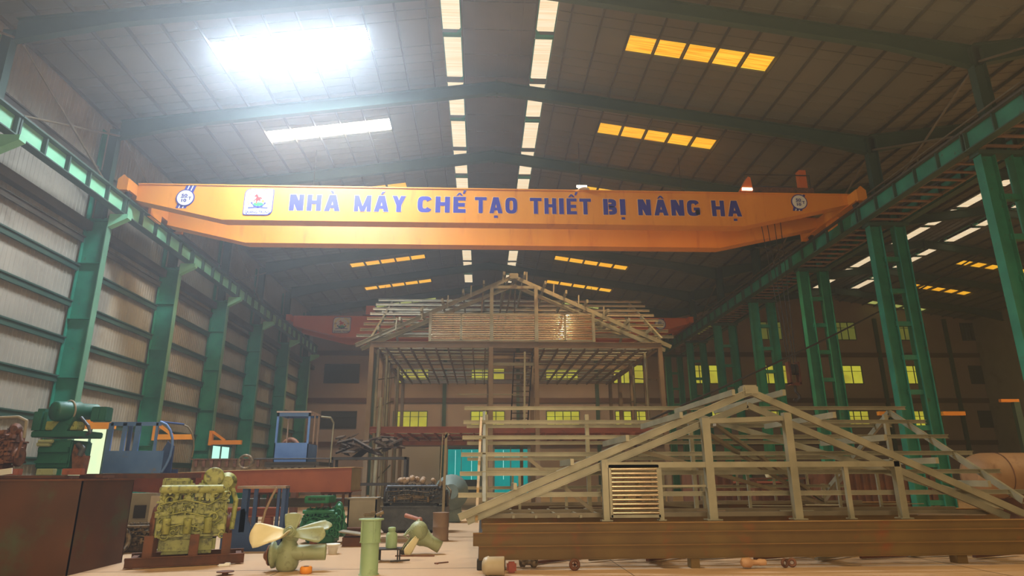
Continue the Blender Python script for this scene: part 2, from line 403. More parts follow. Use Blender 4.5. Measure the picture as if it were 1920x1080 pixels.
AMB = emat('amber_fibreglass', srgb(255, 206, 60), 1.15, srgb(255, 152, 10), (.7, 22, 1))
WHT = emat('clear_fibreglass', (.74, .87, 1.0, 1), 310.0)
WRM = emat('warm_fibreglass', (1.0, .92, .76, 1), 44.0)
LIM = emat('lime_fibreglass', srgb(214, 220, 120), .8, srgb(150, 156, 80), (.7, 3, 1))
sk = 100
def skylight(xc, side, y, m, d0=4.75, d1=10.2, n=5):
    global sk; sk += 1
    fr = MB(); w = (d1 - d0) / n; root = None
    for i in range(n + 1):
        x = xc + side * (d0 + w * i); fr.bar((x, y - .5, zroof(x, xc) + .02), (x, y + .5, zroof(x, xc) + .02), .07, .07)
    root = fr.build('window_%d' % sk, PURL); root['kind'] = 'structure'
    for i in range(n):
        xa, xb = xc + side * (d0 + w * i + .03), xc + side * (d0 + w * (i + 1) - .03)
        b = MB(); b.add([(xa, y - .46, zroof(xa, xc) + .05), (xb, y - .46, zroof(xb, xc) + .05), (xb, y + .46, zroof(xb, xc) + .05), (xa, y + .46, zroof(xa, xc) + .05)], [(0, 1, 2, 3)])
        b.build('pane', m, root)
for i, y in enumerate(SKY_Y):
    if i == 9: skylight(XC, -1, y, LIM); skylight(XC, 1, y, LIM); skylight(XC2, 1, y, LIM); continue
    if i == 3: skylight(XC, -1, y, WHT)
    elif i == 4: skylight(XC, -1, y, WRM)
    else: skylight(XC, -1, y, AMB)
    skylight(XC, 1, y, AMB)
    if i >= 3: skylight(XC2, 1, y, AMB)
for s in (-1, 1):
    for (d0, d1, n) in ((5.2, 7.2, 2), (10.2, 12.2, 2)):
        pass
# ridge slots, one window per half bay
for xc, ylist in ((XC, range(1, 8)), (XC2, range(3, 8))):
    for k in ylist:
        for h in (0, 1):
            a = 5.6 + 6 * k + 3 * h + .22; b_ = a + 3 - .42
            for s in (-1, 1):
                sk += 1
                b = MB(); x0, x1 = xc + s * 1.40, xc + s * 2.10; zz = 17.66 if xc == XC else 17.40
                n = 12
                f = MB().bar((x0, a, 17.62), (x0, b_, 17.62), .04, .04).bar((x1, a, 17.62), (x1, b_, 17.62), .04, .04)
                if h == 0: f.bar((x0, b_ + .2, 17.55), (x1, b_ + .2, 17.55), .14, .1)
                f.add([(x0, b_, 17.5), (x0, b_ - .3, 17.5), (x0 + s * .18, b_, 17.5)], [(0, 1, 2)])
                o = f.build('window_%d' % sk, GREEN); o['kind'] = 'structure'
                for j in range(n):
                    y0 = a + (b_ - a) * j / n; y1 = a + (b_ - a) * (j + 1) / n
                    b.add([(x0, y0, zz), (x1, y0, zz), (x1, y1 + .03, zz + .012), (x0, y1 + .03, zz + .012)], [(0, 1, 2, 3)])
                b.build('pane', SLOT, o)

# rafters (each frame a rafter pair per hall)
def rafter(xc, xa, xb, y, label):
    o = thing('roof_rafter', label, 'roof beam', (xc, y, 16.9), group='roof rafters')
    for s, xe in ((-1, xa), (1, xb)):
        b = MB()
        zi = zroof(xc, xc) - .22; ze = zroof(xe, xc) - .22
        p = [(xc, zi), (xe, ze), (xe, ze - .78), (xe - s * (-2.6) * -1 if False else xe + (-s) * 3.0, zroof(xe - s * 3.0, xc) - .22 - .5), (xc, zi - .52)]
        b.prism(p, y - .012, y + .012)
        b.bar((xc, y, zi), (xe, y, ze), .24, .03); 
        b.bar((xc, y, zi - .52), (xe - s * 3.0, y, zroof(xe - s * 3.0, xc) - .72), .24, .03); b.bar((xe - s * 3.0, y, zroof(xe - s * 3.0, xc) - .72), (xe, y, ze - .78), .24, .03)
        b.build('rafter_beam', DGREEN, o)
    pl = MB().box(xc - .03, xc + .03, y - .13, y + .13, zroof(xc, xc) - .85, zroof(xc, xc) - .15)
    pl.build('ridge_plate', DGREEN, o)
for i, y in enumerate(FY):
    rafter(XC, -14.6, 16.2, y, 'dark green roof rafter pair over the main hall, %s back from the camera' % ORD[i])
    if i >= 2: rafter(XC2, 16.3, XR2 - .2, y, 'dark green roof rafter pair over the side hall, %s back' % ORD[i - 2])

# ---------------------------------------------------------------- left wall columns and runway
def left_column(y, label):
    o = thing('steel_column', label, 'column', (-14.75, y, 0), group='green columns along the left wall')
    b = MB().box(-15.16, -14.36, y - .012, y + .012, 0, 11.15); b.build('web', GREEN, o)
    MB().box(-14.36, -14.33, y - .15, y + .15, 0, 11.2).build('flange', FLAN, o)
    MB().box(-15.19, -15.16, y - .15, y + .15, 0, 14.9).build('flange', GREEN, o)
    st = MB()
    for z in (2.9, 5.0, 7.15, 9.3, 11.0): st.box(-15.16, -14.36, y - .14, y + .14, z - .012, z + .012)
    st.build('stiffener_plate', GREEN, o)
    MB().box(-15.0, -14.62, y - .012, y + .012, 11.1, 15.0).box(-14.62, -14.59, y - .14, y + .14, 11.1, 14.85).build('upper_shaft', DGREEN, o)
    MB().prism([(-14.33, 11.28), (-13.65, 11.28), (-13.65, 11.12), (-14.33, 10.75)], y - .14, y + .14).build('bracket', PGREEN, o)
    return o
for i, y in enumerate(FY): left_column(y, 'green steel column on the left wall, %s back from the camera' % ORD[i])
for i in range(8):
    ya, yb = FY[i] + .01, FY[i] + 5.99
    o = thing('runway_beam', 'pale green stiffened crane runway beam on the left wall, %s span back' % ORD[i], 'crane runway', (-13.95, ya, 11.3), group='left crane runway spans')
    MB().box(-14.0, -13.96, ya, yb, 11.33, 11.93).build('web', PGREEN, o)
    MB().box(-14.16, -13.76, ya, yb, 11.93, 11.98).build('top_flange', DGREEN, o); MB().box(-14.13, -13.8, ya, yb, 11.29, 11.33).build('bottom_flange', DGREEN, o)
    for k in range(6):
        yy = ya + .05 + (yb - ya - .1) * k / 5 * 1.0
        MB().box(-13.96, -13.82, yy - .035, yy + .035, 11.33, 11.93).build('stiffener', DGREEN, o)
    MB().box(-13.98, -13.9, ya, yb, 11.98, 12.1).build('rail', PURL, o)
# cross bracing between the upper columns
def xbrace(x, i, side):
    ya, yb = FY[i] + .17, FY[i + 1] - .17
    o = thing('cross_brace', 'slender X-shaped rod brace above the %s runway, %s bay back' % (side, ORD[i]), 'brace', (x, ya, 12.2), group='rod cross braces')
    for dx, za, zb in ((0, 12.2, 14.6), (.06, 14.6, 12.2)): MB().tube((x + dx, ya, za), (x + dx, yb, zb), .04, n=8).build('rod', GALVD, o)
for i in (1, 2, 3, 5): xbrace(-14.5, i, 'left')

# ---------------------------------------------------------------- middle row: laced columns
def laced_column(y, label):
    o = thing('laced_column', label, 'column', (16.3, y, 0), group='green laced columns between the halls')
    for x, w in ((15.82, .44), (16.84, .40)):
        b = MB(); b.box(x - w / 2, x + w / 2, y - .012, y + .012, 0, 11.2); b.box(x - w / 2 - .02, x - w / 2, y - .16, y + .16, 0, 11.2); b.box(x + w / 2, x + w / 2 + .02, y - .16, y + .16, 0, 11.2)
        b.build('leg', GREEN, o)
    z = .55; k = 0
    while z < 11:
        MB().box(16.0, 16.66, y - .1, y + .1, z - .09, z + .09).build('batten', GREEN, o); z += 1.32
    MB().box(15.5, 17.2, y - .2, y + .2, 11.2, 11.34).build('cap_plate', DGREEN, o)
    MB().box(16.1, 16.5, y - .012, y + .012, 11.3, 15.3).box(16.08, 16.1, y - .14, y + .14, 11.3, 15.2).box(16.5, 16.52, y - .14, y + .14, 11.3, 15.2).build('upper_shaft', DGREEN, o)
    MB().box(15.4, 17.25, y - .3, y + .3, 0, .05).build('base_plate', DGREEN, o)
for i, y in enumerate(FY[1:]): laced_column(y, 'green two-legged laced column between the halls, %s back from the camera' % ORD[i])
WALK = mat('walkway_bar', srgb(110, 84, 66), srgb(132, 100, 78), 2, .6)
for i in range(8):
    ya, yb = FY[i] + .01, FY[i] + 5.99
    for xx, nm in ((15.35, 'main hall'), (17.1, 'side hall')):
        o = thing('runway_beam', 'dark green crane runway beam on the middle columns, %s side, %s span back' % (nm, ORD[i]), 'crane runway', (xx, ya, 11.34), group='middle crane runway spans')
        MB().box(xx - .01, xx + .01, ya, yb, 11.38, 11.98).build('web', GREEN, o)
        MB().box(xx - .17, xx + .17, ya, yb, 11.98, 12.02).build('top_flange', PURL, o); MB().box(xx - .15, xx + .15, ya, yb, 11.34, 11.38).build('bottom_flange', DGREEN, o)
        for k in range(6): MB().box(xx - .13, xx + .13, ya + .05 + 1.17 * k, ya + .09 + 1.17 * k, 11.38, 11.98).build('stiffener', DGREEN, o)
        MB().box(xx - .04, xx + .04, ya, yb, 12.02, 12.14).build('rail', PURL, o)
    o = thing('walkway_lattice', 'ladder-like walkway lattice between the middle runway beams, %s span back' % ORD[i], 'walkway', (16.2, ya, 11.4), group='walkway lattice spans')
    for xx in (15.6, 16.85): MB().bar((xx, ya, 11.46), (xx, yb, 11.46), .1, .1).build('chord', GALVD, o)
    for k in range(10):
        yy = ya + .3 + .6 * k; MB().bar((15.6, yy, 11.42), (16.85, yy, 11.42), .12, .05).build('rung', WALK, o)
    MB().bar((15.95, ya, 12.75), (15.95, yb, 12.75), .05).bar((15.95, ya, 12.4), (15.95, yb, 12.4), .04).bar((15.95, ya + 3, 11.98), (15.95, ya + 3, 12.75), .05).build('handrail', GALVD, o)
    MB().bar((15.5, ya, 12.0), (15.98, ya, 12.0), .06).build('handrail_bracket', GALVD, o)
for i in (1, 2, 3, 4, 6): xbrace(16.27, i, 'middle')
# ---------------------------------------------------------------- overhead cranes
CRANE_PALE = mat('pale_letter_edge', srgb(240, 190, 120))

FONT = None
def text_mesh(txt, bold=.018):
    c = bpy.data.curves.new('t', 'FONT'); c.body = txt; c.size = 1.0; c.offset = bold; c.extrude = .004; c.resolution_u = 3
    o = bpy.data.objects.new('t', c); COL.objects.link(o)
    bpy.context.view_layer.update()
    me = bpy.data.meshes.new_from_object(o.evaluated_get(bpy.context.evaluated_depsgraph_get()))
    bpy.data.objects.remove(o); bpy.data.curves.remove(c)
    return me
def lettering(name, txt, x0, x1, z0, cap, y, m, parent, bold=.018, shear=0.0):
    """text in the XZ plane facing -Y, fitted between x0 and x1, capital height cap"""
    me = text_mesh(txt, bold); xs = [v.co.x for v in me.vertices]; a, b = min(xs), max(xs)
    sz = cap / .727
    for v in me.vertices:
        x, yy, z = v.co; zz = z0 + yy * sz
        v.co = (x0 + (x - a) / (b - a) * (x1 - x0) + shear * yy * sz, y - z - .004, zz)
    me.materials.clear(); me.materials.append(m)
    off = Vector(parent.location) if parent else Vector((0, 0, 0))
    for v in me.vertices: v.co -= off
    o = bpy.data.objects.new(name, me); COL.objects.link(o); o.parent = parent; return o
def disc(cx, cz, rx, rz, y0, y1, a0=0, a1=360, r0=0.0, n=32):
    pts = [(cx + rx * math.cos(R(a0 + (a1 - a0) * i / n)), cz + rz * math.sin(R(a0 + (a1 - a0) * i / n))) for i in range(n if a1 - a0 == 360 else n + 1)]
    b = MB()
    if r0:
        inn = [(cx + rx * r0 * math.cos(R(a0 + (a1 - a0) * i / n)), cz + rz * r0 * math.sin(R(a0 + (a1 - a0) * i / n))) for i in range(n + 1)]
        out = [(cx + rx * math.cos(R(a0 + (a1 - a0) * i / n)), cz + rz * math.sin(R(a0 + (a1 - a0) * i / n))) for i in range(n + 1)]
        for i in range(n): b.prism([out[i], out[i + 1], inn[i + 1], inn[i]], y0, y1)
    else: b.prism(pts, y0, y1)
    return b
def rrect(x0, x1, z0, z1, r):
    P = []
    for cx, cz, a in ((x1 - r, z1 - r * .3, 0), (x0 + r, z1 - r, 90), (x0 + r * .3, z0 + r * .3, 180), (x1 - r, z0 + r, 270)):
        rr = r
        if a in (0, 180): rr = r * .3; cx = x1 - rr if a == 0 else x0 + rr; cz = z1 - rr if a == 0 else z0 + rr
        P += [(cx + rr * math.cos(R(a + 22.5 * k)), cz + rr * math.sin(R(a + 22.5 * k))) for k in range(5)]
    return P
def logo(parent, x0, x1, z0, z1, y, faint=False):
    w, h = x1 - x0, z1 - z0; cx = (x0 + x1) / 2; cz = z0 + h * .58
    sg = MB().prism(rrect(x0, x1, z0, z1, .2 * w), y - .02, y).build('logo_sign', NAVY, parent, label='white rounded sign with red horse emblem')
    def sub(b, nm, m): return b.build(nm, m, sg)
    sub(MB().prism(rrect(x0 + .03 * w, x1 - .03 * w, z0 + .03 * h, z1 - .03 * h, .18 * w), y - .026, y - .02), 'face', WHITE)
    g = disc(cx, cz - .02 * h, .27 * w, .27 * h, y - .03, y - .026, 200, 340, .86, 16)
    for k in range(5):
        a = R(205 + 32 * k); g.cbox((cx + .25 * w * math.cos(a), y - .028, cz - .02 * h + .25 * h * math.sin(a)), (.07 * w, .004, .06 * h), Matrix.Rotation(-a, 3, 'Y'))
    sub(g, 'gear_arc', NAVY)
    for s in (-1, 1):
        wr = MB()
        for k in range(9):
            a = R(90 - s * (22 + 12 * k)); px, pz = cx + .37 * w * math.cos(a), cz + .36 * h * math.sin(a)
            wr.cbox((px, y - .028, pz), (.075 * w, .004, .035 * h), Matrix.Rotation(-a + s * .6, 3, 'Y'))
        sub(wr, 'wheat_wreath', YEL)
    sub(disc(cx, cz - .17 * h, .17 * w, .07 * h, y - .031, y - .027), 'green_mound', LGREEN)
    hs = [(-.10, .20), (-.15, .14), (-.16, .10), (-.12, .11), (-.08, .09), (-.11, .02), (-.16, -.02), (-.17, -.08), (-.14, -.08), (-.13, -.03), (-.08, -.03), (-.09, -.10), (-.07, -.16), (-.05, -.15), (-.05, -.08), (-.02, -.04), (.02, -.03), (.03, -.09), (.05, -.09), (.06, -.02), (.07, .04), (.12, .0), (.11, .07), (.06, .10), (.0, .09), (-.02, .12), (-.04, .17), (-.07, .21)]
    sub(MB().prism([(cx + a * w, cz + b * h) for a, b in hs], y - .034, y - .03), 'red_horse', REDM)
    sub(disc(cx + .15 * w, cz - .06 * h, .05 * w, .05 * h, y - .033, y - .028), 'sun', ORANGE)
    rb = MB()
    for k in range(3):
        z = z0 + h * (.26 + .022 * k)
        rb.prism([(cx - .34 * w, z - .02 * h), (cx, z), (cx + .34 * w, z - .02 * h), (cx + .34 * w, z - .008 * h), (cx, z + .012 * h), (cx - .34 * w, z - .008 * h)], y - .032, y - .027)
        for s in (-1, 1): z2 = cz - .02 * h + .035 * h * k; rb.prism([(cx + s * .42 * w, z2 - .02 * h), (cx + s * .28 * w, z2), (cx + s * .28 * w, z2 + .012 * h), (cx + s * .42 * w, z2 - .008 * h)], y - .032, y - .027)
    sub(rb, 'blue_ribbon', NAVY)
    me = lettering('brand_text', 'QUANG TRUNG', x0 + .07 * w, x1 - .07 * w, z0 + .06 * h, .10 * h, y - .026, NAVY, sg, .03)
    me.location = -Vector(sg.location); me.location = (0, 0, 0)
    for v in me.data.vertices: v.co -= Vector(parent.location)
    return sg
def load_sign(parent, cx, cz, r, y, z0, z1, big=True):
    st = MB()
    for k in (-1, 0, 1):
        o = k * .15
        st.prism([(cx + o - .05 + (z0 - cz) * .3, z0), (cx + o + .05 + (z0 - cz) * .3, z0), (cx + o + .05 + (z1 - cz) * .3, z1), (cx + o - .05 + (z1 - cz) * .3, z1)], y - .008, y)
    st.build('diagonal_stripes', NAVY, parent)
    st = MB()
    for k in (-.5, .5):
        o = k * .15
        st.prism([(cx + o - .022 + (z0 - cz) * .3, z0), (cx + o + .022 + (z0 - cz) * .3, z0), (cx + o + .022 + (z1 - cz) * .3, z1), (cx + o - .022 + (z1 - cz) * .3, z1)], y - .009, y)
    st.build('white_stripes', WHITE, parent)
    d = disc(cx, cz, r, r, y - .03, y - .01).build('load_sign', NAVY, parent, label='round white 50/10T load sign')
    disc(cx, cz, r * .88, r * .88, y - .036, y - .03).build('sign_face', WHITE, d)
    a = (('50', -.42, .22, .08), ('10', -.36, .18, -.50), ('T', .36, .66, -.24))
    for t, xa, xb, zz in a:
        o = lettering('load_figure', t, cx + xa * r, cx + xb * r, cz + zz * r, .36 * r, y - .036, NAVY, d, .03)
        for v in o.data.vertices: v.co -= Vector(parent.location)
    MB().box(cx - .48 * r, cx + .3 * r, y - .04, y - .036, cz - .04 * r, cz + .02 * r).build('fraction_bar', NAVY, d)

# heavy block capitals for the girder lettering (bars, slanted bars and rounded strokes)
def glyph(ch, x0, x1, z0, h, s, y0, y1, b):
    W_ = x1 - x0; X = lambda t: x0 + t; Zc = lambda t: z0 + t * h; v = s; hh = s * .82
    def bx(a, c, d, e): b.box(X(a), X(c), y0, y1, z0 + d, z0 + e)
    def sl(xa, xb, za, zb, w=None):
        w = w or v * 1.06; b.prism([(X(xa), z0 + za), (X(xa) + w, z0 + za), (X(xb) + w, z0 + zb), (X(xb), z0 + zb)], y0 - (.002 if xa < xb else .003), y1)
    def ring(a, c, d, e, r, parts=((0, 360),)):
        # rounded rectangle outline a..c, d..e as quads; parts = angle spans kept
        def pt(t, k):
            rx, rz = (c - a) / 2 - k * v, (e - d) / 2 - k * hh; q = R(t); n = 3.2
            ct, st = math.cos(q), math.sin(q)
            return (X((a + c) / 2) + rx * math.copysign(abs(ct) ** (2 / n), ct), z0 + (d + e) / 2 + rz * math.copysign(abs(st) ** (2 / n), st))
        for t0, t1 in parts:
            n = max(4, int((t1 - t0) / 12))
            for i in range(n):
                u, w = t0 + (t1 - t0) * i / n, t0 + (t1 - t0) * (i + 1) / n
                b.prism([pt(u, 0), pt(w, 0), pt(w, 1), pt(u, 1)], y0, y1)
    base = {'À': 'A', 'Á': 'A', 'Ạ': 'A', 'Â': 'A', 'Ế': 'E', 'Ị': 'I'}.get(ch, ch)
    if base == 'N': bx(0, v, 0, h); bx(W_ - v, W_, 0, h); sl(W_ - v * 1.25, .0, 0, h, v * 1.25)
    elif base == 'H': bx(0, v, 0, h); bx(W_ - v, W_, 0, h); bx(v, W_ - v, h * .42, h * .42 + hh)
    elif base == 'M':
        bx(0, v * .9, 0, h); bx(W_ - v * .9, W_, 0, h); m = W_ / 2; w = v * .9
        sl(m - w / 2, 0, 0, h, w); sl(m - w / 2, W_ - w, 0, h, w)
    elif base == 'A':
        w = v * 1.05; sl(0, W_ / 2 - w * .62, 0, h, w); sl(W_ - w, W_ / 2 - w * .38, 0, h, w); bx(W_ * .25, W_ * .75, h * .18, h * .18 + hh * .9)
    elif base == 'Y':
        w = v * 1.05; sl(W_ / 2 - w / 2, 0, h * .40, h, w); sl(W_ / 2 - w / 2, W_ - w, h * .40, h, w); bx(W_ / 2 - w / 2, W_ / 2 + w / 2, 0, h * .42)
    elif base == 'T': bx(0, W_, h - hh, h); bx(W_ / 2 - v / 2, W_ / 2 + v / 2, 0, h - hh)
    elif base == 'E': bx(0, v, 0, h); bx(v, W_, 0, hh); bx(v, W_ * .93, h * .5 - hh / 2, h * .5 + hh / 2); bx(v, W_, h - hh, h)
    elif base == 'I': bx(0, W_, 0, h)
    elif base == 'O': ring(0, W_, 0, h, 0)
    elif base == 'C': ring(0, W_, 0, h, 0, ((28, 332),))
    elif base == 'G': ring(0, W_, 0, h, 0, ((28, 345),)); bx(W_ * .52, W_, h * .34, h * .34 + hh * .9); bx(W_ - v, W_, h * .08, h * .4)
    elif base == 'B': bx(0, v, 0, h); ring(-W_ * .25, W_ * .97, h * .45, h, 0, ((-89, 89),)); ring(-W_ * .25, W_, 0, h * .55, 0, ((-89, 89),))
    c = W_ / 2; t = h * 1.07
    if ch in 'ÂẾ': b.prism([(X(c - .14), z0 + t), (X(c - .05), z0 + t), (X(c), z0 + t + .07), (X(c + .05), z0 + t), (X(c + .14), z0 + t), (X(c + .04), z0 + t + .13), (X(c - .04), z0 + t + .13)], y0, y1)
    if ch == 'Ế': b.prism([(X(c + .13), z0 + t + .09), (X(c + .2), z0 + t + .09), (X(c + .27), z0 + t + .24), (X(c + .16), z0 + t + .24)], y0, y1)
    if ch == 'Á': b.prism([(X(c - .05), z0 + t), (X(c + .03), z0 + t), (X(c + .13), z0 + t + .13), (X(c + .0), z0 + t + .13)], y0, y1)
    if ch == 'À': b.prism([(X(c - .03), z0 + t), (X(c + .05), z0 + t), (X(c - .0), z0 + t + .13), (X(c - .13), z0 + t + .13)], y0, y1)
    if ch in 'ẠỊ': b.box(X(c - .075), X(c + .075), y0, y1, z0 - .2, z0 - .1)
def block_word(txt, x0, x1, z0, h, y, parent, mats):
    rel = {'I': .40, 'Ị': .40, 'M': 1.25, 'Y': 1.02, 'À': 1.1, 'Á': 1.1, 'Ạ': 1.1, 'Â': 1.1, 'T': .98, 'Ế': .86}
    gap = .24; tot = sum(rel.get(c, 1) for c in txt) + gap * (len(txt) - 1); u = (x1 - x0) / tot
    x = x0
    for c in txt:
        w = rel.get(c, 1) * u; s = .345 * u
        b = MB(); glyph(c, x - .018, x + w + .018, z0 - .018, h + .036, s + .036, y - .006, y, b); o = b.build('letter_outline', mats[1], parent)
        b = MB(); glyph(c, x, x + w, z0, h, s, y - .012, y - .006, b); b.build('girder_letter', mats[0], parent)
        x += w + gap * u

def girder(parent, y, m, z0=11.33, z1=12.82, nm='main_girder', xl=-13.75, xr=15.35):
    b = MB(); p = [(xl, z1 - .05), (xl, z1 - .72), (-10.3, z0), (10.6, z0), (xr, z1 - .42), (xr, z1 - .05)]
    b.prism(p, y, y + .5)
    b.box(xl, xr, y - .04, y + .54, z1 - .05, z1)
    b.prism([(xl, z1 - .74), (-10.3, z0 - .03), (10.6, z0 - .03), (xr, z1 - .45), (xr, z1 - .42), (10.6, z0), (-10.3, z0), (xl, z1 - .71)], y - .04, y + .54)
    return b.build(nm, m, parent)
c1 = thing('overhead_crane', 'yellow double girder overhead crane with blue lettering across the hall', 'crane', (0.7, 24.0, 12.1))
girder(c1, 24.0, CRANE); girder(c1, 26.6, CRANE)
for nm, xx in (('left', -13.93), ('right', 15.35)):
    e = MB().box(xx - .17, xx + .17, 23.3, 28.0, 12.28, 12.72)
    for yy in (23.3, 28.0): e.prism([(xx - .2, 12.2), (xx + .2, 12.2), (xx + .2, 12.65), (xx, 12.85), (xx - .2, 12.65)], yy - .06, yy + .06)
    ec = e.build('end_carriage', CRANE, c1)
    for yy in (23.75, 27.5): MB().tube((xx - .06, yy, 12.26), (xx + .06, yy, 12.26), .15, n=20).build('wheel', BLACK, ec)
    MB().box(xx + (-.02 if xx > 0 else .05), xx + (.1 if xx > 0 else .17), 25.2, 26.1, 11.9, 12.3).build('buffer_plate', CRANE, c1)
words = [('NHÀ', 543, 635), ('MÁY', 661, 755), ('CHẾ', 777, 866), ('TẠO', 883, 962), ('THIẾT', 986, 1101), ('BỊ', 1124, 1166), ('NÂNG', 1190, 1308), ('HẠ', 1331, 1388)]
px2x = lambda px: -7.76 + (px - 543) * (10.62 + 7.76) / (1388 - 543)
for t, a, b_ in words: block_word(t, px2x(a), px2x(b_), 11.74, .70, 23.998, c1, (NAVY, CRANE_PALE))
load_sign(c1, -11.85, 12.22, .36, 23.995, 11.78, 12.76); load_sign(c1, 13.1, 12.42, .34, 23.995, 12.03, 12.76)
logo(c1, -9.55, -8.4, 11.52, 12.66, 23.995)
tr = thing('crane_trolley', 'dark hoist trolley on top of the yellow crane at its right end', 'hoist', (12.2, 24.2, 12.82))
for yy in (24.25, 26.85): MB().box(10.6, 14.2, yy - .04, yy + .04, 12.82, 12.9).build('trolley_rail', BLACK, tr)
MB().box(10.9, 13.9, 24.15, 24.35, 12.93, 13.15).box(10.9, 13.9, 26.75, 26.95, 12.93, 13.15).box(11.0, 11.2, 24.2, 26.9, 12.95, 13.15).box(13.6, 13.8, 24.2, 26.9, 12.95, 13.15).build('trolley_frame', BRUST, tr)
MB().tube((11.3, 25.2, 13.35), (13.4, 25.2, 13.35), .32, n=24).build('rope_drum', DBLUE, tr)
MB().tube((13.2, 26.2, 13.4), (14.0, 26.2, 13.4), .24, n=20).box(11.6, 12.4, 26.0, 26.5, 13.1, 13.6).build('hoist_motor', DBLUE, tr)
MB().box(13.5, 13.8, 24.4, 24.7, 13.1, 14.1).build('control_box', CRANE2, tr)
MB().path([(11, 24.2, 13.1), (11, 24.2, 13.75), (13.8, 24.2, 13.75), (13.8, 24.2, 13.1)], .025).build('guard_rail', BLACK, tr)
LAMPW = emat('lamp_lens', (1, .9, .72, 1), 9)
def floodlamp(x, z, label, wedge):
    o = thing('flood_lamp', label, 'lamp', (x, 23.9, z))
    if wedge: MB().prism([(x - .4, z), (x + .15, z), (x + .1, z + .62), (x, z + .66)], 23.86, 24.2).build('housing', CRANE2, o)
    else: MB().lathe((x, 24.0, z + .16), (x, 24.0, z), [(0, .07), (.05, .12), (.14, .24), (.16, .24)]).build('housing', WHITE, o)
    MB().cbox((x - .1, 23.84, z + .08), (.42, .03, .1)).build('lens', LAMPW, o)
floodlamp(4.1, 12.83, 'small white flood lamp on top of the crane girder above the word THIẾT', False)
floodlamp(11.0, 12.83, 'orange wedge-shaped flood lamp on the crane girder above the word NÂNG', True)
hk = thing('hook_block', 'dark hook block hanging on ropes from the yellow crane at right', 'hook', (12.62, 25.4, 5.3))
HB = mat('hook_brown', srgb(96, 52, 30), srgb(70, 40, 28), 4, .5)
MB().box(12.4, 12.48, 25.25, 25.55, 5.05, 5.95).box(12.78, 12.86, 25.25, 25.55, 5.05, 5.95).box(12.4, 12.86, 25.25, 25.55, 5.0, 5.1).build('side_plate', HB, hk)
MB().tube((12.49, 25.4, 5.65), (12.62, 25.4, 5.65), .22, n=24).tube((12.65, 25.4, 5.65), (12.77, 25.4, 5.65), .22, n=24).build('sheave', BLACK, hk)
MB().path([(12.63, 25.4, 5.0), (12.63, 25.4, 4.75), (12.75, 25.4, 4.62), (12.77, 25.4, 4.48), (12.63, 25.4, 4.38), (12.5, 25.4, 4.45)], .055).build('hook', BLACK, hk)
for dx in (-.16, -.06, .06, .16): MB().tube((12.63 + dx, 25.4, 5.9), (12.4 + dx * 3, 25.3, 13.1), .018, n=6).build('rope', BLACK, hk)

c2 = thing('overhead_crane', 'orange double girder overhead crane far back behind the house frame', 'crane', (0.7, 46.0, 12.1))
girder(c2, 46.0, CRANE2, 11.25, 12.78); girder(c2, 48.4, CRANE2, 11.25, 12.78)
for xx in (-13.93, 15.35): MB().box(xx - .17, xx + .17, 45.3, 49.7, 12.28, 12.72).build('end_carriage', CRANE2, c2)
logo(c2, -10.9, -9.6, 11.5, 12.7, 45.99)
load_sign(c2, 13.2, 12.3, .42, 45.99, 11.95, 12.72)
t2 = thing('crane_trolley', 'small orange hoist trolley on the far crane at left', 'hoist', (-7.5, 46.2, 12.8))
MB().box(-8.6, -8.0, 46.1, 46.6, 12.83, 13.6).box(-5.3, -4.8, 46.1, 46.6, 12.83, 13.5).build('orange_cabinet', CRANE2, t2)
MB().box(-8.8, -4.6, 46.0, 46.12, 12.8, 12.9).tube((-7.7, 47.2, 13.1), (-5.6, 47.2, 13.1), .25).build('rope_drum', HB, t2)

# ---------------------------------------------------------------- roof module shared by the two steel houses
def roofmod(o, x0, x1, yf, ze, xa, za, yr, zr, yb, xl, xr, xo, npu, s, gm=GALV):
    """front A frame x0..x1 at yf with apex (xa,za); main ridge at (yr,zr); gable ends xl,xr; purlins stick out by xo"""
    w = .12 * s
    def raf(p, q, dz=.0, nm='rafter'):
        p = Vector(p); q = Vector(q); up = (0, 0, 1)
        MB().cchan(p, q, .125 * s, .06 * s, .012 * s, up=up).build(nm, gm, o)
    ex = .28 * s
    for sx, xe in ((-1, x0), (1, x1)):
        sl = (za - ze) / abs(xa - xe)
        raf((xe + sx * ex, yf, ze - sl * ex), (xa, yf, za)); 
        raf((xe + sx * ex * .5, yf + .2 * s, ze - sl * ex * .5 - .14 * s), (xa, yf + .2 * s, za - .24 * s))
        raf((xe, yf + .1 * s, ze), (xa, yr, zr - .05), nm='valley_rafter')
        
        # cross gable purlins running back to the valley
        for k in range(1, npu + 1):
            t = (k - .3) / (npu + .2); x = xe + (xa - xe) * t; z = ze + (za - ze) * t + .13 * s
            yv_ = yf + (yr - yf) * t
            MB().bar((x, yf - .45 * s, z), (x, yv_, z), .06 * s, .11 * s).build('gable_purlin', gm, o)
    MB().cbox((xa, yf + .1 * s, za + .02), (.3 * s, .3 * s, .2 * s), bev=.03).build('apex_plate', gm, o)
    for xe in (xl, xr):
        raf((xe, yf, ze + .1 * s), (xe, yr, zr), nm='end_rafter'); raf((xe, yr, zr), (xe, yb, ze + .1 * s), nm='end_rafter')
    for side in (0, 1):
        for k in range(npu + 1):
            if side and k == npu: continue
            t = (k + .15) / (npu + .15); yy = yf + .2 * s + (yr - yf - .2 * s) * t; z = ze + .2 * s + (zr - ze - .1 * s) * t
            if side: yy = 2 * yr - yy
            MB().cchan((xl - xo * (1 if side == 0 else .9), yy, z), (xr + xo, yy, z), .085 * s, .045 * s, .012 * s).build('roof_purlin', gm, o)

LATH = mat('pale_lath', srgb(176, 186, 170), srgb(192, 198, 182), 2, .5)
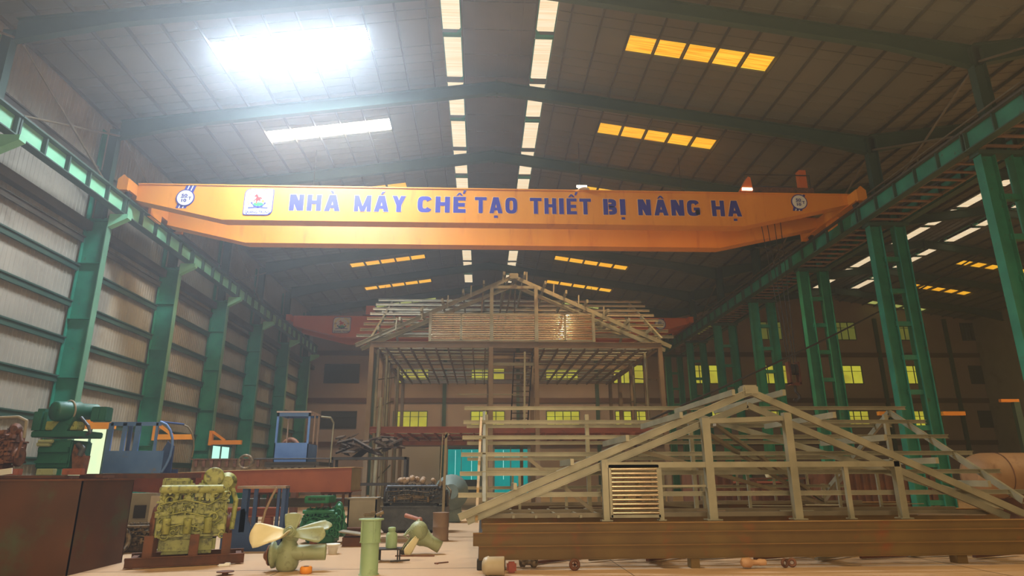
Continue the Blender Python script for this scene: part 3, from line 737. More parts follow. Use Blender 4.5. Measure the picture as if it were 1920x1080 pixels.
# ---------------------------------------------------------------- far house frame
GALV_ = GALV
h1 = thing('house_frame', 'tall two storey steel house frame with open gable in the hall centre', 'house frame', (1.5, 30, 0))
roofmod(h1, -5.55, 8.65, 30, 7.66, 1.5, 10.93, 36.2, 11.2, 42.4, -5.3, 8.6, .75, 7, 1.5)
def post(o, x, y, z0, z1, w=.2, m=HPRIMER, base=True, nm='post'):
    b = MB().ibeam((x, y, z0), (x, y, z1), w, w, .012, .016, up=(0, 1, 0))
    if base: b.box(x - w * .8, x + w * .8, y - w * .8, y + w * .8, z0, z0 + .02)
    b.build(nm, m, o)
for y in (30, 33, 36.2, 39.4, 42.4):
    for x in (-5.2, 8.5): post(h1, x, y, 0, 7.4)
    if y in (30, 33, 42.4):
        for x in (.4, 2.55): post(h1, x, y, 0, 7.4)
for x, y in ((-5.0, 30.6), (-4.75, 31.8), (-5.0, 34.4), (-4.6, 35.2), (8.1, 31.3), (8.25, 34.6)):
    MB().tube((x, y, 0), (x, y, 7.4), .07, n=10).build('tube_post', GALV, h1)
MB().tube((-4.72, 29.6, 0), (-4.6, 29.6, 5.0), .09, n=10).build('tube_post', GALV, h1)
for z, m in ((7.52, HPRIMER), (3.58, PRIMER)):
    for y in (30, 33, 36.2, 42.4): MB().ibeam((-5.3, y, z), (8.6, y, z), .28, .16, .012, .02).build('floor_beam', m, h1)
    for x in (-5.2, 8.5): MB().ibeam((x, 30, z), (x, 42.4, z), .26, .16, .012, .02).build('floor_beam', m, h1)
for x in (.4, 2.55): MB().ibeam((x, 30, 7.52), (x, 42.4, 7.52), .2, .12, .01, .016).build('floor_beam', HPRIMER, h1)
for bay in ((-4.6, 0.1, 9), (2.95, 8.2, 9)):
    for k in range(bay[2]):
        x = bay[0] + (bay[1] - bay[0]) * k / (bay[2] - 1)
        MB().cchan((x, 30.1, 7.36), (x, 42.3, 7.36), .14, .05, .01).build('ceiling_joist', HPRIMER, h1)
    for y in (30.9, 31.8, 32.7, 34, 35.2, 37.2, 38.4, 39.6, 40.8, 41.8): MB().bar((bay[0] - .4, y, 7.5), (bay[1] + .4, y, 7.5), .3, .02).build('ceiling_lath', LATH, h1)
for k in range(9):
    x = -4.6 + .6 * k; MB().cchan((x, 30.1, 3.42), (x, 36.1, 3.42), .14, .05, .01).build('floor_joist', PRIMER, h1)
for k in range(8):
    x = 2.9 + .7 * k; MB().cchan((x, 30.1, 3.42), (x, 36.1, 3.42), .14, .05, .01).build('floor_joist', PRIMER, h1)
for y in (31, 32, 33.5, 35): MB().box(-5, .2, y - .2, y + .2, 3.52, 3.54).build('floor_lath', LATH, h1)
MB().box(-5.1, 8.4, 33.2, 36, 3.56, 3.6).build('floor_deck', PRIMER, h1)
GZ0, GZ1 = 7.72, 9.03
for i, (a, b_) in enumerate(((-2.5, -1.03), (-1.03, .42), (.42, 2.55), (2.55, 3.95), (3.95, 5.32))):
    p = MB().bar((a, 29.95, GZ0), (b_, 29.95, GZ0), .07).bar((a, 29.95, GZ1), (b_, 29.95, GZ1), .07).bar((a + .03, 29.95, GZ0), (a + .03, 29.95, GZ1), .07).bar((b_ - .03, 29.95, GZ0), (b_ - .03, 29.95, GZ1), .07)
    lp = p.build('louvre_panel', GALV, h1)
    for k in range(14): z = GZ0 + .08 + k * (GZ1 - GZ0 - .14) / 13.0; MB().tube((a + .04, 29.94, z), (b_ - .04, 29.94, z), .030, n=8).build('slat', CHROME, lp)
for x in (.42, 2.57):
    MB().bar((x, 29.92, 7.66), (x, 29.92, 10.42), .17).build('gable_post', GALV, h1)
MB().bar((.5, 29.92, 10.36), (2.5, 29.92, 10.36), .12, .14).build('collar_tie', GALV, h1)
for x in (-2.5, 5.32): MB().bar((x, 29.92, 7.66), (x, 29.92, 9.05), .13).build('gable_post', GALV, h1)
for k, x in enumerate((-4.1, -2.9, -1.7, -.6, .95, 2.1, 3.4, 4.6, 5.8, 7.0)):
    zz = 7.66 + 3.27 * (1 - abs(x - 1.5) / 7.1)
    MB().bar((x, 29.7, zz - .2), (x + .03, 29.7, zz + .42), .06).build('purlin_cleat', GALV, h1)
for a, b_ in (((1.2, 30.2, 10.8), (.5, 33, 8.2)), ((1.45, 30.2, 10.8), (.95, 33, 8.2)), ((1.6, 30.2, 10.8), (1.6, 33, 8.0)), ((-1.4, 30.1, 9.5), (-1.45, 30.1, 8.0)), ((.0, 30.1, 10.2), (-.1, 30.1, 8.6))):
    MB().bar(a, b_, .07).build('brace', GALVD, h1)
for x in (-4.9, 8.3):
    for z in (1.2, 2.5, 4.6, 5.9): MB().bar((x, 30.2, z), (x, 35.8, z + .9), .05).build('brace', GALVD, h1)
sf = MB()
for x in (1.55, 2.45): sf.bar((x, 31.0, 7.3), (x, 35.8, 3.6), .05, .22)
stc = sf.build('stair', BLACK, h1, label='dark steel staircase inside the frame')
for k in range(15):
    t = (k + .5) / 15; MB().box(1.55, 2.45, 31.0 + 4.8 * t - .14, 31.0 + 4.8 * t + .14, 7.3 - 3.7 * t, 7.3 - 3.7 * t + .03).build('tread', HPRIMER, stc)
MB().bar((.5, 30.3, 6.65), (2.5, 30.3, 6.65), .1, .14).bar((1.95, 30.0, 3.6), (2.0, 30.0, 7.2), .09).bar((-1.2, 31, 5.3), (1.8, 31, 5.3), .05).build('landing_bar', GALV, h1)

# ---------------------------------------------------------------- foreground roof frame on its rusty girders
h2 = thing('roof_frame', 'galvanised steel roof frame lying on rusty girders in the right foreground', 'roof frame', (5.2, 12.2, .78))
roofmod(h2, -.12, 9.85, 12.2, .98, 5.17, 3.12, 15.8, 3.05, 19.4, .02, 10.15, .45, 5, 1.0)
def ppost(x, y, z1, w=.14, z0=.78):
    MB().bar((x, y, z0), (x, y, z1), w).box(x - w * .9, x + w * .9, y - w * .9, y + w * .9, z0, z0 + .02).build('post', GALV, h2)
for x, z1, w in ((2.28, 1.86, .11), (4.25, 2.62, .15), (5.85, 2.72, .14), (7.86, 1.84, .13), (6.86, 1.74, .08), (3.3, 1.76, .08)): ppost(x, 12.28, z1, w)
MB().bar((2.3, 12.26, 1.76), (7.9, 12.26, 1.76), .09, .1).bar((4.3, 12.3, 1.38), (2.4, 12.3, 1.38), .035).build('collar_tie', GALV, h2)
MB().bar((4.25, 12.3, 2.56), (5.9, 12.3, 2.62), .08, .09).build('collar_tie', GALV, h2)
lp = MB().bar((2.36, 12.24, 1.74), (3.27, 12.24, 1.74), .05).bar((2.36, 12.24, .86), (3.27, 12.24, .86), .05).bar((2.37, 12.24, .84), (2.37, 12.24, 1.76), .05).bar((3.26, 12.24, .84), (3.26, 12.24, 1.76), .05).build('louvre_panel', GALV, h2)
for k in range(11): z = .92 + k * .077; MB().tube((2.39, 12.21, z), (3.24, 12.21, z), .028, n=14).build('slat', CHROME, lp)
for x in (.9, 2.0, 3.1, 4.2, 5.3, 6.4, 7.5, 8.6, 9.6):
    t = 1 - abs(x - 5.1) / 5.1
    ppost(x, 15.8, 1.75 + .0 * t, .06); ppost(x, 19.3, 1.75, .06)
for x in (0.1, 2.55, 5.1, 7.6, 10.05): ppost(x, 15.8, 3.0, .09)
for x in (0.1, 3.4, 6.8, 10.05): ppost(x, 19.3, 1.3, .09)
MB().bar((.1, 15.8, 1.72), (10.1, 15.8, 1.72), .07).build('tie_beam', GALV, h2); MB().bar((.1, 19.3, 1.72), (10.1, 19.3, 1.72), .07).build('tie_beam', GALV, h2)
for y in (12.7, 14, 17.5): MB().bar((.1, y, .86), (10.1, y, .86), .09, .08).build('base_rail', GALVD, h2)
for a, b_ in (((4.7, 13.0, 2.55), (8.5, 16.3, .9)), ((4.5, 13.0, 2.4), (8.3, 16.3, .88)), ((4.4, 13.4, 1.7), (8.4, 16.2, .88)), ((3.0, 13.2, 2.1), (4.25, 12.5, 1.7)), ((.95, 13.3, 1.9), (2.2, 13.2, .9)), ((8.4, 16.2, .9), (8.9, 15.9, 1.6)), ((3.6, 16.6, 1.7), (4.6, 16.6, .88)), ((3.9, 15.9, .95), (5.1, 16.0, .84))):
    MB().bar(a, b_, .07).build('brace', GALVD, h2)
random.seed(4)
for k in range(26):
    x = random.uniform(.4, 9.8); y = random.uniform(12.5, 17.8); a = random.uniform(-.35, .35); L = random.uniform(.5, 1.5)
    MB().bar((x, y, .805 + .004 * k), (x + L * math.cos(a), y + L * math.sin(a), .805 + .004 * k), random.uniform(.04, .1), .02).build('loose_strip', random.choice((GALV, GALVD, HPRIMER)), h2)
for k in range(7):
    x = .6 + .42 * k; MB().bar((x, 12.6, .84), (x + .05, 15.2, .84), .045).build('base_joist', GALV, h2)
# timber plank leaning on the purlins at left, small portal post
tag(MB().bar((-.085, 12.35, .8), (-.02, 15.25, 2.86), .09, .05, up=(1, 0, 0)).build('timber_plank', WOOD), 'pale timber plank leaning up the left end of the foreground roof frame', 'plank')
# girders
FLG = mat('pale_girder_flange', srgb(150, 116, 66), srgb(128, 96, 54), 1.5, .7)  # top flanges paler than the webs
def rgird(x0, x1, y, z0, z1, label, ends=True, w=.2):
    o = thing('rusty_girder', label, 'girder', ((x0 + x1) / 2, y, z0), group='rusty girders under the foreground frame')
    h = z1 - z0
    MB().box(x0, x1, y - .006, y + .006, z0 + .012, z1 - .012).build('web', RUSTY_GIRDER, o)
    MB().box(x0, x1, y - w / 2, y + w / 2, z1 - .014, z1).build('flange', FLG, o); MB().box(x0, x1, y - w / 2, y + w / 2, z0, z0 + .012).build('flange', RUSTY_GIRDER, o)
    return o
rgird(.02, 12.6, 12.0, .62, .775, 'slim rusty steel girder, topmost of the front stack', w=.08)
rgird(-.14, 12.6, 12.02, .402, .618, 'rusty steel girder in the middle of the front stack', w=.08)
rgird(-.04, 12.6, 12.04, .17, .40, 'lowest rusty steel girder of the front stack', w=.08)
rgird(.0, 12.6, 15.8, .4, .775, 'rusty steel girder across the middle of the foreground frame'); rgird(.0, 12.6, 19.4, .4, .775, 'rusty steel girder along the back of the foreground frame')
for k, x in enumerate((-.05, 3.1, 6.3, 9.5)):
    o = thing('cross_beam', 'dark rusty cross beam under the frame, %s from the left' % ORD[k], 'beam', (x + .1, 15.8, .17), group='cross beams under the foreground frame')
    MB().ibeam((x + .1, 12.1, .285), (x + .1, 19.3, .285), .226, .2, .012, .014).build('beam', BLACK if k == 0 else RUSTY_GIRDER, o)
for k, (x, y, w, l) in enumerate(((.18, 12.15, .5, 'dark steel support block under the left corner of the girders'), (3.78, 12.1, .16, 'short brown support block under the front girder'), (8.8, 12.3, .2, 'rusty support block under the right end of the front girder'), (.3, 15.8, .3, 'support block under the middle left girder end'), (5, 15.8, .3, 'support block under the middle girder'), (.3, 19.3, .3, 'support block under the back left girder end'), (6, 19.3, .3, 'support block under the back girder centre'))):
    tag(MB().cbox((x, y + .04, .084), (w, .22, .168), bev=.008).build('support_block', RUSTY_GIRDER if k else BLACK), l, 'block')
# ---------------------------------------------------------------- machines and loose things
def engine(name, label, cat, loc, rz, L, D, H, m, seed, drum=False, tall=.42, belts=True, dark=None, m2=None):
    """inline engine: length L along local x, depth D along y, height H; the detailed face looks to -y"""
    rnd = random.Random(seed); o = thing(name, label, cat, loc, rz); m2 = m2 or m; dark = dark or BLACK
    B = lambda b, nm, mm: b.build(nm, mm, o, world=False)
    h1, h2, h3 = H * .22, H * .62, H * .80
    b = MB(); b.cbox((0, 0, (h1 + h2) / 2), (L * .9, D * .62, h2 - h1), bev=.03 * H)
    for k in range(7): x = -L * .42 + L * .84 * k / 6; b.cbox((x, 0, (h1 + h2) / 2), (L * .025, D * .70, (h2 - h1) * .94), bev=.006)
    b.cbox((0, 0, h1 + .02), (L * .95, D * .72, .04), bev=.006).cbox((0, 0, h2), (L * .93, D * .68, .035), bev=.006); B(b, 'engine_block', m)
    B(MB().cbox((-.02 * L, 0, h1 * .55), (L * .72, D * .5, h1 * .95), bev=.04 * H), 'oil_pan', m)
    n = 6
    for k in range(n):
        x = -L * .38 + L * .76 * k / (n - 1); c = MB().cbox((x, 0, (h2 + h3) / 2), (L * .118, D * .46, h3 - h2), bev=.012)
        c.cbox((x, 0, h3 + .02), (L * .1, D * .30, H * .05), bev=.012).tube((x, 0, h3 + .03), (x, 0, h3 + H * .075), .012 + .01 * H, n=8)
        B(c, 'cylinder_head', m2 if k % 2 else m)
    b = MB()
    for k in range(n): x = -L * .38 + L * .76 * k / (n - 1); b.path([(x, -D * .22, h2 + .03), (x, -D * .36, h2 + .06), (x + .02, -D * .40, h2 + .12 * H)], .028 * H / 1.2 + .008)
    b.tube((-L * .42, -D * .41, h2 + .15 * H), (L * .36, -D * .41, h2 + .15 * H), .05 * H, n=16); B(b, 'manifold', m)
    b = MB()
    for k in range(n): x = -L * .38 + L * .76 * k / (n - 1); b.path([(x, -D * .30, h2 - .14 * H), (x + .02, -D * .37, h2 - .05 * H), (x, -D * .25, h3)], .007)
    b.cbox((-.05 * L, -D * .36, h2 - .20 * H), (L * .42, D * .13, .10 * H), bev=.01)
    for k in range(6): b.tube((-.24 * L + .075 * L * k, -D * .36, h2 - .15 * H), (-.24 * L + .075 * L * k, -D * .36, h2 - .08 * H), .014 + .006 * H, n=10)
    B(b, 'fuel_pump', m2)
    B(MB().lathe((-L * .45, 0, h1 + .16 * H), (-L * .56, 0, h1 + .16 * H), [(0, D * .34), (.04, D * .34), (.045, D * .30), (.08, D * .28), (.085, D * .1), (.11, D * .1)], n=32), 'flywheel', dark)
    B(MB().lathe((L * .45, 0, h1 + .12 * H), (L * .54, 0, h1 + .12 * H), [(0, D * .2), (.02, D * .22), (.03, D * .17), (.05, D * .17), (.06, D * .22), (.08, D * .2)], n=28), 'pulley', dark)
    for k in range(3):
        x = -L * .3 + L * .26 * k; B(MB().lathe((x, -D * .46, h1 + .04 * H), (x, -D * .46, h1 + .22 * H), [(0, .03 * H), (.01, .045 * H), (.15 * H, .045 * H), (.17 * H, .05 * H), (.18 * H, .03 * H)], n=16), 'filter', m2)
    b = MB()
    for k in range(95):
        x = rnd.uniform(-.44, .44) * L; z = rnd.uniform(h1, h3 * .97); y = -D * rnd.uniform(.33, .42); r = rnd.uniform(.012, .035) * (H + .3)
        t = rnd.random()
        if t < .35: b.tube((x, -.2 * D, z), (x, y - rnd.uniform(.02, .06), z), r, r * .8, n=10)
        elif t < .65: b.cbox((x, (y - .2 * D) / 2, z), (r * 2.2, abs(y) - .2 * D + .03, r * 1.8), bev=.006)
        elif t < .8: b.torus((x, y - .02, z), (.2, -1, .1), r * 1.2, r * .3, n=12, m=6)
        else: b.path([(x, y, z), (x + rnd.uniform(-.1, .1), y - .05, z + rnd.uniform(-.06, .06)), (x + rnd.uniform(-.16, .16), y, z + rnd.uniform(-.14, .14))], .010)
    B(b, 'fittings', m)
    b = MB()
    for k in range(3):
        z = h1 + (.1 + .14 * k) * H; b.path([(-L * .4, -D * .40, z), (-L * .1, -D * .47, z + .05 * H), (L * .2, -D * .45, z - .02), (L * .42, -D * .3, z + .1 * H)], .012)
    b.path([(L * .47, -D * .1, h3), (L * .55, -D * .18, h2), (L * .53, -D * .2, h1 + .1)], .03 * H); B(b, 'hose', m2)
    t = MB().lathe((L * .40, -.05, h3 + .05 * H), (L * .40, -.22, h3 + .05 * H), [(0, .05 * H), (.03, .10 * H), (.1, .12 * H), (.13, .06 * H), (.16, .07 * H)], n=20); B(t, 'turbocharger', m2)
    if drum:
        B(MB().lathe((L * .22, -D * .28, h3 + .11 * H), (L * .22, D * .2, h3 + .11 * H), [(0, .10 * H), (.01, .115 * H), (.06, .12 * H), (D * .44, .12 * H), (D * .47, .1 * H)], n=30), 'air_filter_drum', m)
        g = MB().cbox((-L * .26, -D * .02, h3 + .0 * H), (L * .34, D * .5, .20 * H), bev=.02)
        for k in range(5): x = -L * .40 + L * .07 * k; g.cbox((x, -D * .29, h3), (.014, .03, .20 * H))
        for k in range(4): z = h3 - .08 * H + .05 * H * k; g.cbox((-L * .26, -D * .29, z), (L * .32, .03, .014))
        B(g, 'cooler_box', m)
    return o

# big olive engine on its rusty skid
OX, OY, OR = -5.62, 13.5, R(20)
engine('marine_engine', 'large olive green marine engine standing on a rusty skid at left', 'engine', (OX, OY, .16), OR, 1.36, 1.0, 1.56, OLIVE, 11, drum=True, dark=BRUST)
sk_ = thing('engine_skid', 'rusty channel skid under the olive green engine', 'skid', (OX, OY, 0), OR)
for s in (-1, 1): MB().cchan((-1.0, s * .45, .1), (1.0, s * .45, .1), .17, .08, .012).build('side_rail', RUST, sk_, world=False)
for x in (-.9, 0, .9): MB().cbox((x, 0, .1), (.1, .88, .1)).build('cross_member', RUST, sk_, world=False)
for x, s in ((-.66, -1), (.66, -1), (.1, -1), (-.66, 1), (.66, 1)): MB().cbox((x, s * .43, .34), (.16, .05, .42), bev=.01).build('upright', RUST, sk_, world=False)
# rusty plate tank at far left
tk = thing('plate_tank', 'large rust brown steel plate box at the left edge of the floor', 'steel box', (-9.5, 13, 0))
MB().box(-13.5, -6.95, 12.0, 12.02, .0, 1.55).box(-13.5, -6.95, 13.7, 13.72, 0, 1.55).box(-6.97, -6.95, 12.0, 13.72, 0, 1.55).box(-13.5, -13.48, 12, 13.7, 0, 1.55).build('plate_wall', TANKP, tk)
MB().box(-13.52, -6.93, 11.985, 12.035, 1.53, 1.56).box(-6.985, -6.935, 12.0, 13.73, 1.53, 1.56).box(-13.5, -6.95, 13.68, 13.73, 1.53, 1.56).build('rim', RUST, tk)
MB().box(-13.4, -6.98, 12.03, 13.68, .02, .06).build('bottom_plate', TANKP, tk)
for x in (-10.6, -8.4): MB().box(x, x + .02, 11.97, 12.0, 0, 1.54).build('weld_seam', RUST, tk)
# platform of dark beams behind the box carrying machines
for k, (x0, x1, y, l) in enumerate(((-13.4, -8.2, 14.6, 'rusty beam behind the plate box carrying old engines, front one'), (-13.4, -8.2, 16.0, 'rusty beam behind the plate box carrying old engines, rear one'))):
    tag(MB().ibeam((x0, y, .82), (x1 - .5, y, .82), 1.62, .5, .04, .06).build('carrying_beam', RUST), l, 'beam')
engine('rusted_engine', 'rusty brown old engine on top of the plate box at the left edge', 'engine', (-10.62, 14.75, 1.64), R(6), 1.25, .95, 1.12, BRUST, 5, dark=BRUST)
tag(MB().path([(-11.1, 14.5, 2.8), (-9.98, 14.5, 2.84), (-9.8, 14.5, 2.76), (-9.78, 14.5, 2.4)], .035).build('exhaust_pipe', GREY), 'bent grey pipe lying over the rusty old engine', 'pipe')
me_ = thing('green_machine', 'green marine machine with a horizontal filter drum behind the rusty engine', 'machine', (-9.05, 15.3, 1.64))
def GB(b, nm, m=MGREEN, lab=None):
    o = b.build(nm, m, me_)
    if lab: o['label'] = lab
    return o
GB(MB().cbox((-9.1, 15.3, 2.08), (.72, .8, .62), bev=.03).cbox((-9.1, 14.88, 2.18), (.66, .06, .12), bev=.01).cbox((-9.1, 14.88, 1.92), (.7, .06, .06)), 'crankcase')
GB(MB().cbox((-9.05, 15.2, 2.52), (1.2, .7, .14), bev=.02), 'top_plate')
GB(MB().cbox((-9.62, 15.2, 2.82), (.30, .5, .56), bev=.07), 'left_housing'); GB(MB().cbox((-9.15, 15.2, 2.72), (.72, .34, .2), bev=.02), 'intake_box', OLIVE)
GB(MB().lathe((-9.18, 14.75, 3.02), (-8.72, 15.6, 3.08), [(0, .02), (.005, .2), (.04, .225), (.55, .225), (.6, .19), (.95, .18)], n=28), 'filter_drum')
GB(MB().torus((-9.02, 15.05, 3.05), (.46, .85, .06), .235, .02), 'drum_band', GREY, 'grey band'); GB(MB().prism([(-9.3, 2.56), (-8.95, 2.56), (-8.8, 3.0), (-9.0, 3.0)], 14.95, 15.4), 'drum_cradle')
GB(MB().cbox((-8.48, 15.4, 3.0), (.34, .3, .34), bev=.02).cbox((-8.48, 15.23, 3.02), (.05, .02, .26)), 'right_housing')
GB(MB().path([(-8.7, 15, 2.9), (-8.45, 14.9, 2.7), (-8.38, 14.9, 2.55), (-8.6, 14.9, 2.45)], .035).path([(-8.6, 14.9, 2.3), (-8.45, 14.85, 2.2), (-8.5, 14.85, 2.05)], .06), 'elbow_pipe', DBLUE)
GB(MB().cbox((-9.3, 14.84, 2.3), (.3, .1, .1), bev=.02).tube((-9.4, 14.8, 2.36), (-9.1, 14.8, 2.36), .04), 'pump', SAGE)
GB(MB().prism([(-8.62, 1.64), (-8.42, 1.64), (-8.40, 2.05), (-8.5, 2.05), (-8.68, 2.3), (-8.7, 2.1)], 14.9, 15.1), 'bracket', BRUST)
for k, (x, w, m, l) in enumerate(((-9.95, .55, PRIMER, 'red-brown block under the rusty old engine'), (-9.15, .34, SAGE, 'green block under the green machine'), (-8.6, .4, PRIMER, 'red-brown block under the right end of the green machine'))):
    tag(MB().cbox((x, 14.45, 1.70), (w, .14, .13), bev=.01).build('support_block', m), l, 'block')
tag(MB().cbox((-10.0, 14.3, 1.69), (.5, .02, .12), Matrix.Rotation(R(-8), 3, 'Y')).build('paper_sheet', WHITE), 'white paper sheet at the foot of the rusty old engine', 'paper')

me_.location.x -= .45; me_.location.y += .3
# blue cab frames
def cab(o, x0, x1, y0, y1, z0, z1, m, hw, trim):
    w = .05
    P = MB().box(x0, x1, y0, y0 + .03, z0, z0 + hw).build('front_panel', m, o)
    b = MB()
    for x in (x0, x1 - w * 1.4): b.box(x, x + w * 1.4, y0, y0 + .05, z0 + hw, z1)
    b.box(x0, x1, y0, y0 + .05, z1 - .12, z1); b.build('window_frame', m, o)
    MB().box(x0 - .02, x1 + .02, y0 - .02, y1, z1, z1 + .05).build('roof_panel', trim, o)
    MB().box(x1 - .03, x1, y0, y1 - .1, z0, z0 + hw * .95).build('side_panel', m, o)
    for yy in (y0 + .5 * (y1 - y0), y1 - .12): MB().box(x1 - .04, x1, yy, yy + .05, z0 + hw, z1).build('side_post', trim, o)
    MB().box(x0, x0 + .04, y1 - .05, y1, z0, z1).box(x1 - .04, x1, y1 - .05, y1, z0, z1).build('rear_post', trim, o)
    MB().box(x0, x1, y1 - .04, y1, z0, z0 + .08).box(x0, x1, y1 - .04, y1, z1 - .08, z1).build('rear_rail', m, o)
    MB().box(x0, x0 + .03, y0, y1, z0, z0 + hw).box(x0, x0 + .03, y0, y1, z1 - .1, z1).build('side_panel', m, o)
c_a = thing('cab', 'pale blue boxy operator cab on top of the red-brown box girder', 'cab', (-6.05, 22, 2.02))
cab(c_a, -6.82, -5.72, 22.0, 23.3, 2.02, 3.62, BLUE, .62, mat('cab_trim', srgb(176, 150, 136), srgb(160, 140, 130), 2, .5))
MB().path([(-5.7, 23.3, 3.6), (-5.4, 23.5, 3.58), (-5.3, 23.6, 3.4), (-5.32, 23.6, 2.02)], .03).build('grab_rail', GALV, c_a)
MB().box(-6.76, -5.8, 22.3, 22.9, 2.03, 2.45).build('seat_box', DBLUE, c_a)
MB().path([(-7.3, 21.6, 1.98), (-7.3, 21.6, 2.12), (-4.9, 21.6, 2.12), (-4.9, 21.6, 1.9)], .02).box(-6.9, -5.2, 21.45, 23.4, 1.9, 2.02).box(-6.85, -5.3, 21.3, 21.5, 1.85, 1.92).build('cab_base', BLACK, c_a)
c_b = thing('cab_shell', 'leaning blue cab shell with curved front rib near the lit doorway', 'cab', (-9.1, 18, 1.68))
b = MB(); y = 17.9
b.box(-9.95, -8.42, y, y + .04, 1.68, 2.25); 
for x, w in ((-9.95, .12), (-9.58, .1), (-9.25, .14), (-8.72, .06)): b.box(x, x + w, y, y + .05, 2.25, 2.98)
b.box(-9.9, -8.6, y, y + .05, 2.9, 3.0); b.build('side_panel', BLUE, c_b)
rib = lambda yy, dx: [(-8.62 + dx, yy, 3.0), (-8.45 + dx, yy, 2.93), (-8.33 + dx, yy, 2.78), (-8.25 + dx, yy, 2.58), (-8.22 + dx, yy, 2.36), (-8.24 + dx, yy, 2.1), (-8.32 + dx, yy, 1.86), (-8.4 + dx, yy, 1.7)]
MB().path(rib(y, 0), .035).build('curved_rib', BLUE, c_b); MB().path(rib(y + .9, .18)[:6], .025).build('curved_rib', GALVD, c_b)
MB().path([(-8.62, y, 3.0), (-8.4, y + .9, 3.0)], .03).box(-9.9, -9.8, y + .9, y + .94, 1.68, 3.0).box(-9.9, -8.4, y + .9, y + .94, 1.68, 1.78).box(-8.6, -8.4, y + .5, y + .54, 1.68, 2.4).build('rear_frame', BLUE2, c_b)
MB().prism([(-8.55, 1.7), (-8.35, 1.75), (-8.25, 2.1), (-8.25, 2.4), (-8.36, 2.5), (-8.5, 2.2)], y + .02, y + .04).build('corner_panel', BLUE2, c_b)
tag(MB().box(-10.3, -7.9, 17.6, 19.2, 1.55, 1.67).box(-10.2, -10.1, 17.7, 19.1, 0, 1.55).box(-8.1, -8.0, 17.7, 19.1, 0, 1.55).build('steel_trestle', RUST), 'rusty trestle table carrying the curved blue cab shell', 'trestle')

# red-brown box girder across the left
bg = thing('box_girder', 'long red-brown primed box girder lying across the left half', 'girder', (-7.2, 20.4, 1.15))
gp = [(-11.5, 1.28), (-9.3, 1.15), (-3.86, 1.15), (-3.86, 1.82), (-7.2, 1.75), (-11.5, 1.6)]
MB().prism(gp, 20.0, 20.03).prism(gp, 21.5, 21.53).build('side_plate', PRIMER, bg)
MB().prism([(-11.6, 1.59), (-7.2, 1.745), (-3.8, 1.82), (-3.8, 1.84), (-7.2, 1.765), (-11.6, 1.61)], 19.93, 21.6).build('top_plate', mat('pale_top', srgb(214, 190, 158), srgb(196, 170, 138), 1, .7), bg)  # top plate paler than the side plates
MB().prism([(-11.5, 1.26), (-9.3, 1.13), (-3.82, 1.13), (-3.82, 1.15), (-9.3, 1.15), (-11.5, 1.28)], 19.93, 21.6).build('bottom_plate', PRIMER, bg)
MB().box(-3.88, -3.86, 20.03, 21.5, 1.15, 1.81).build('end_plate', mat('pale_end_plate', srgb(160, 140, 100), srgb(144, 126, 88), 2, .6), bg)
for k, (x, l) in enumerate(((-9.2, 'left'), (-6.6, 'middle'), (-4.4, 'right'))):
    st = thing('support_stand', 'rusty angle stand under the %s of the red-brown box girder' % l, 'stand', (x, 20.7, 0))
    for dx in (-.3, .3):
        for dy in (-.5, .5): MB().bar((x + dx, 20.7 + dy, 0), (x + dx, 20.7 + dy, 1.1), .07).build('leg', RUST, st)
    MB().box(x - .35, x + .35, 20.1, 21.3, 1.07, 1.125).build('top', RUST, st)
for k, (x0, x1, y, z, h, m, l) in enumerate(((-6.5, -3.2, 18.9, .12, .2, RUST, 'low rusty beam on the floor behind the green engine'), (-8.0, -2.9, 22.4, .75, .28, GREY, 'grey beam behind the red-brown box girder'), (-9.5, -5.6, 19.4, .62, .24, PRIMER, 'reddish beam behind the blue frame'), (-3.6, -1.2, 22.0, .18, .3, RUST, 'rusty beam behind the dark blue machine'))):
    tag(MB().ibeam((x0, y, z), (x1, y, z), h, .3, .02, .03).build('steel_beam', m), l, 'beam')
for k, x in enumerate((-7.8, -5.2)):
    tag(MB().cbox((x, 22.4, .3), (.3, .4, .6), bev=.02).build('support_block', RUST), 'rusty block under the grey beam, %s one' % ('left', 'right')[k], 'block')
for k, x in enumerate((-9.2, -6.0)):
    tag(MB().cbox((x, 19.4, .25), (.25, .3, .5), bev=.02).build('support_block', PRIMER), 'red-brown block under the reddish beam, %s one' % ('left', 'right')[k], 'block')
# slotted rack girders behind the box girder
for k, (x0, x1, y, l) in enumerate(((-10.0, -7.6, 23.4, 'brown slotted girder standing behind the curved blue cab shell'), (-8.9, -6.6, 25.0, 'brown slotted girder under the doorway left of the boxy cab'))):
    o = thing('slotted_girder', l, 'girder', ((x0 + x1) / 2, y, 0))
    MB().box(x0, x1, y, y + .4, 1.5, 2.14).build('girder_body', HPRIMER, o)
    for q in range(9): xx = x0 + .15 + (x1 - x0 - .3) * q / 8; MB().box(xx - .05, xx + .05, y - .05, y, 1.9, 2.16).build('cleat', BRUST, o)
    MB().box(x0 - .03, x1 + .03, y - .06, y + .45, 2.14, 2.18).build('cap', BRUST, o); MB().box(x0 + .2, x0 + .4, y, y + .4, 0, 1.5).build('foot', RUST, o); MB().box(x1 - .4, x1 - .2, y, y + .4, 0, 1.5).build('foot', RUST, o)
MB_ = MB().torus((-8.0, 24.7, 2.18), (0, 1, 0), .2, .05).tube((-8.0, 24.6, 1.98), (-8.0, 24.8, 1.98), .1)
tag(MB().torus((-7.45, 21.3, 2.02), (0, 1, 0), .2, .05).build('steel_ring', SCRAP), 'small steel ring standing left of the boxy blue cab', 'ring')
tag(MB().torus((-7.45, 26.0, 2.6), (.3, 1, 0), .35, .09).cbox((-7.45, 26.0, 1.1), (.2, .2, 2.3)).build('belt_wheel', BRUST), 'dusty brown wheel on a stand left of the boxy blue cab', 'wheel')
dk = thing('debris_rack', 'dark heap rack with twisted scrap right of the boxy blue cab', 'rack', (-4.3, 27, 0))
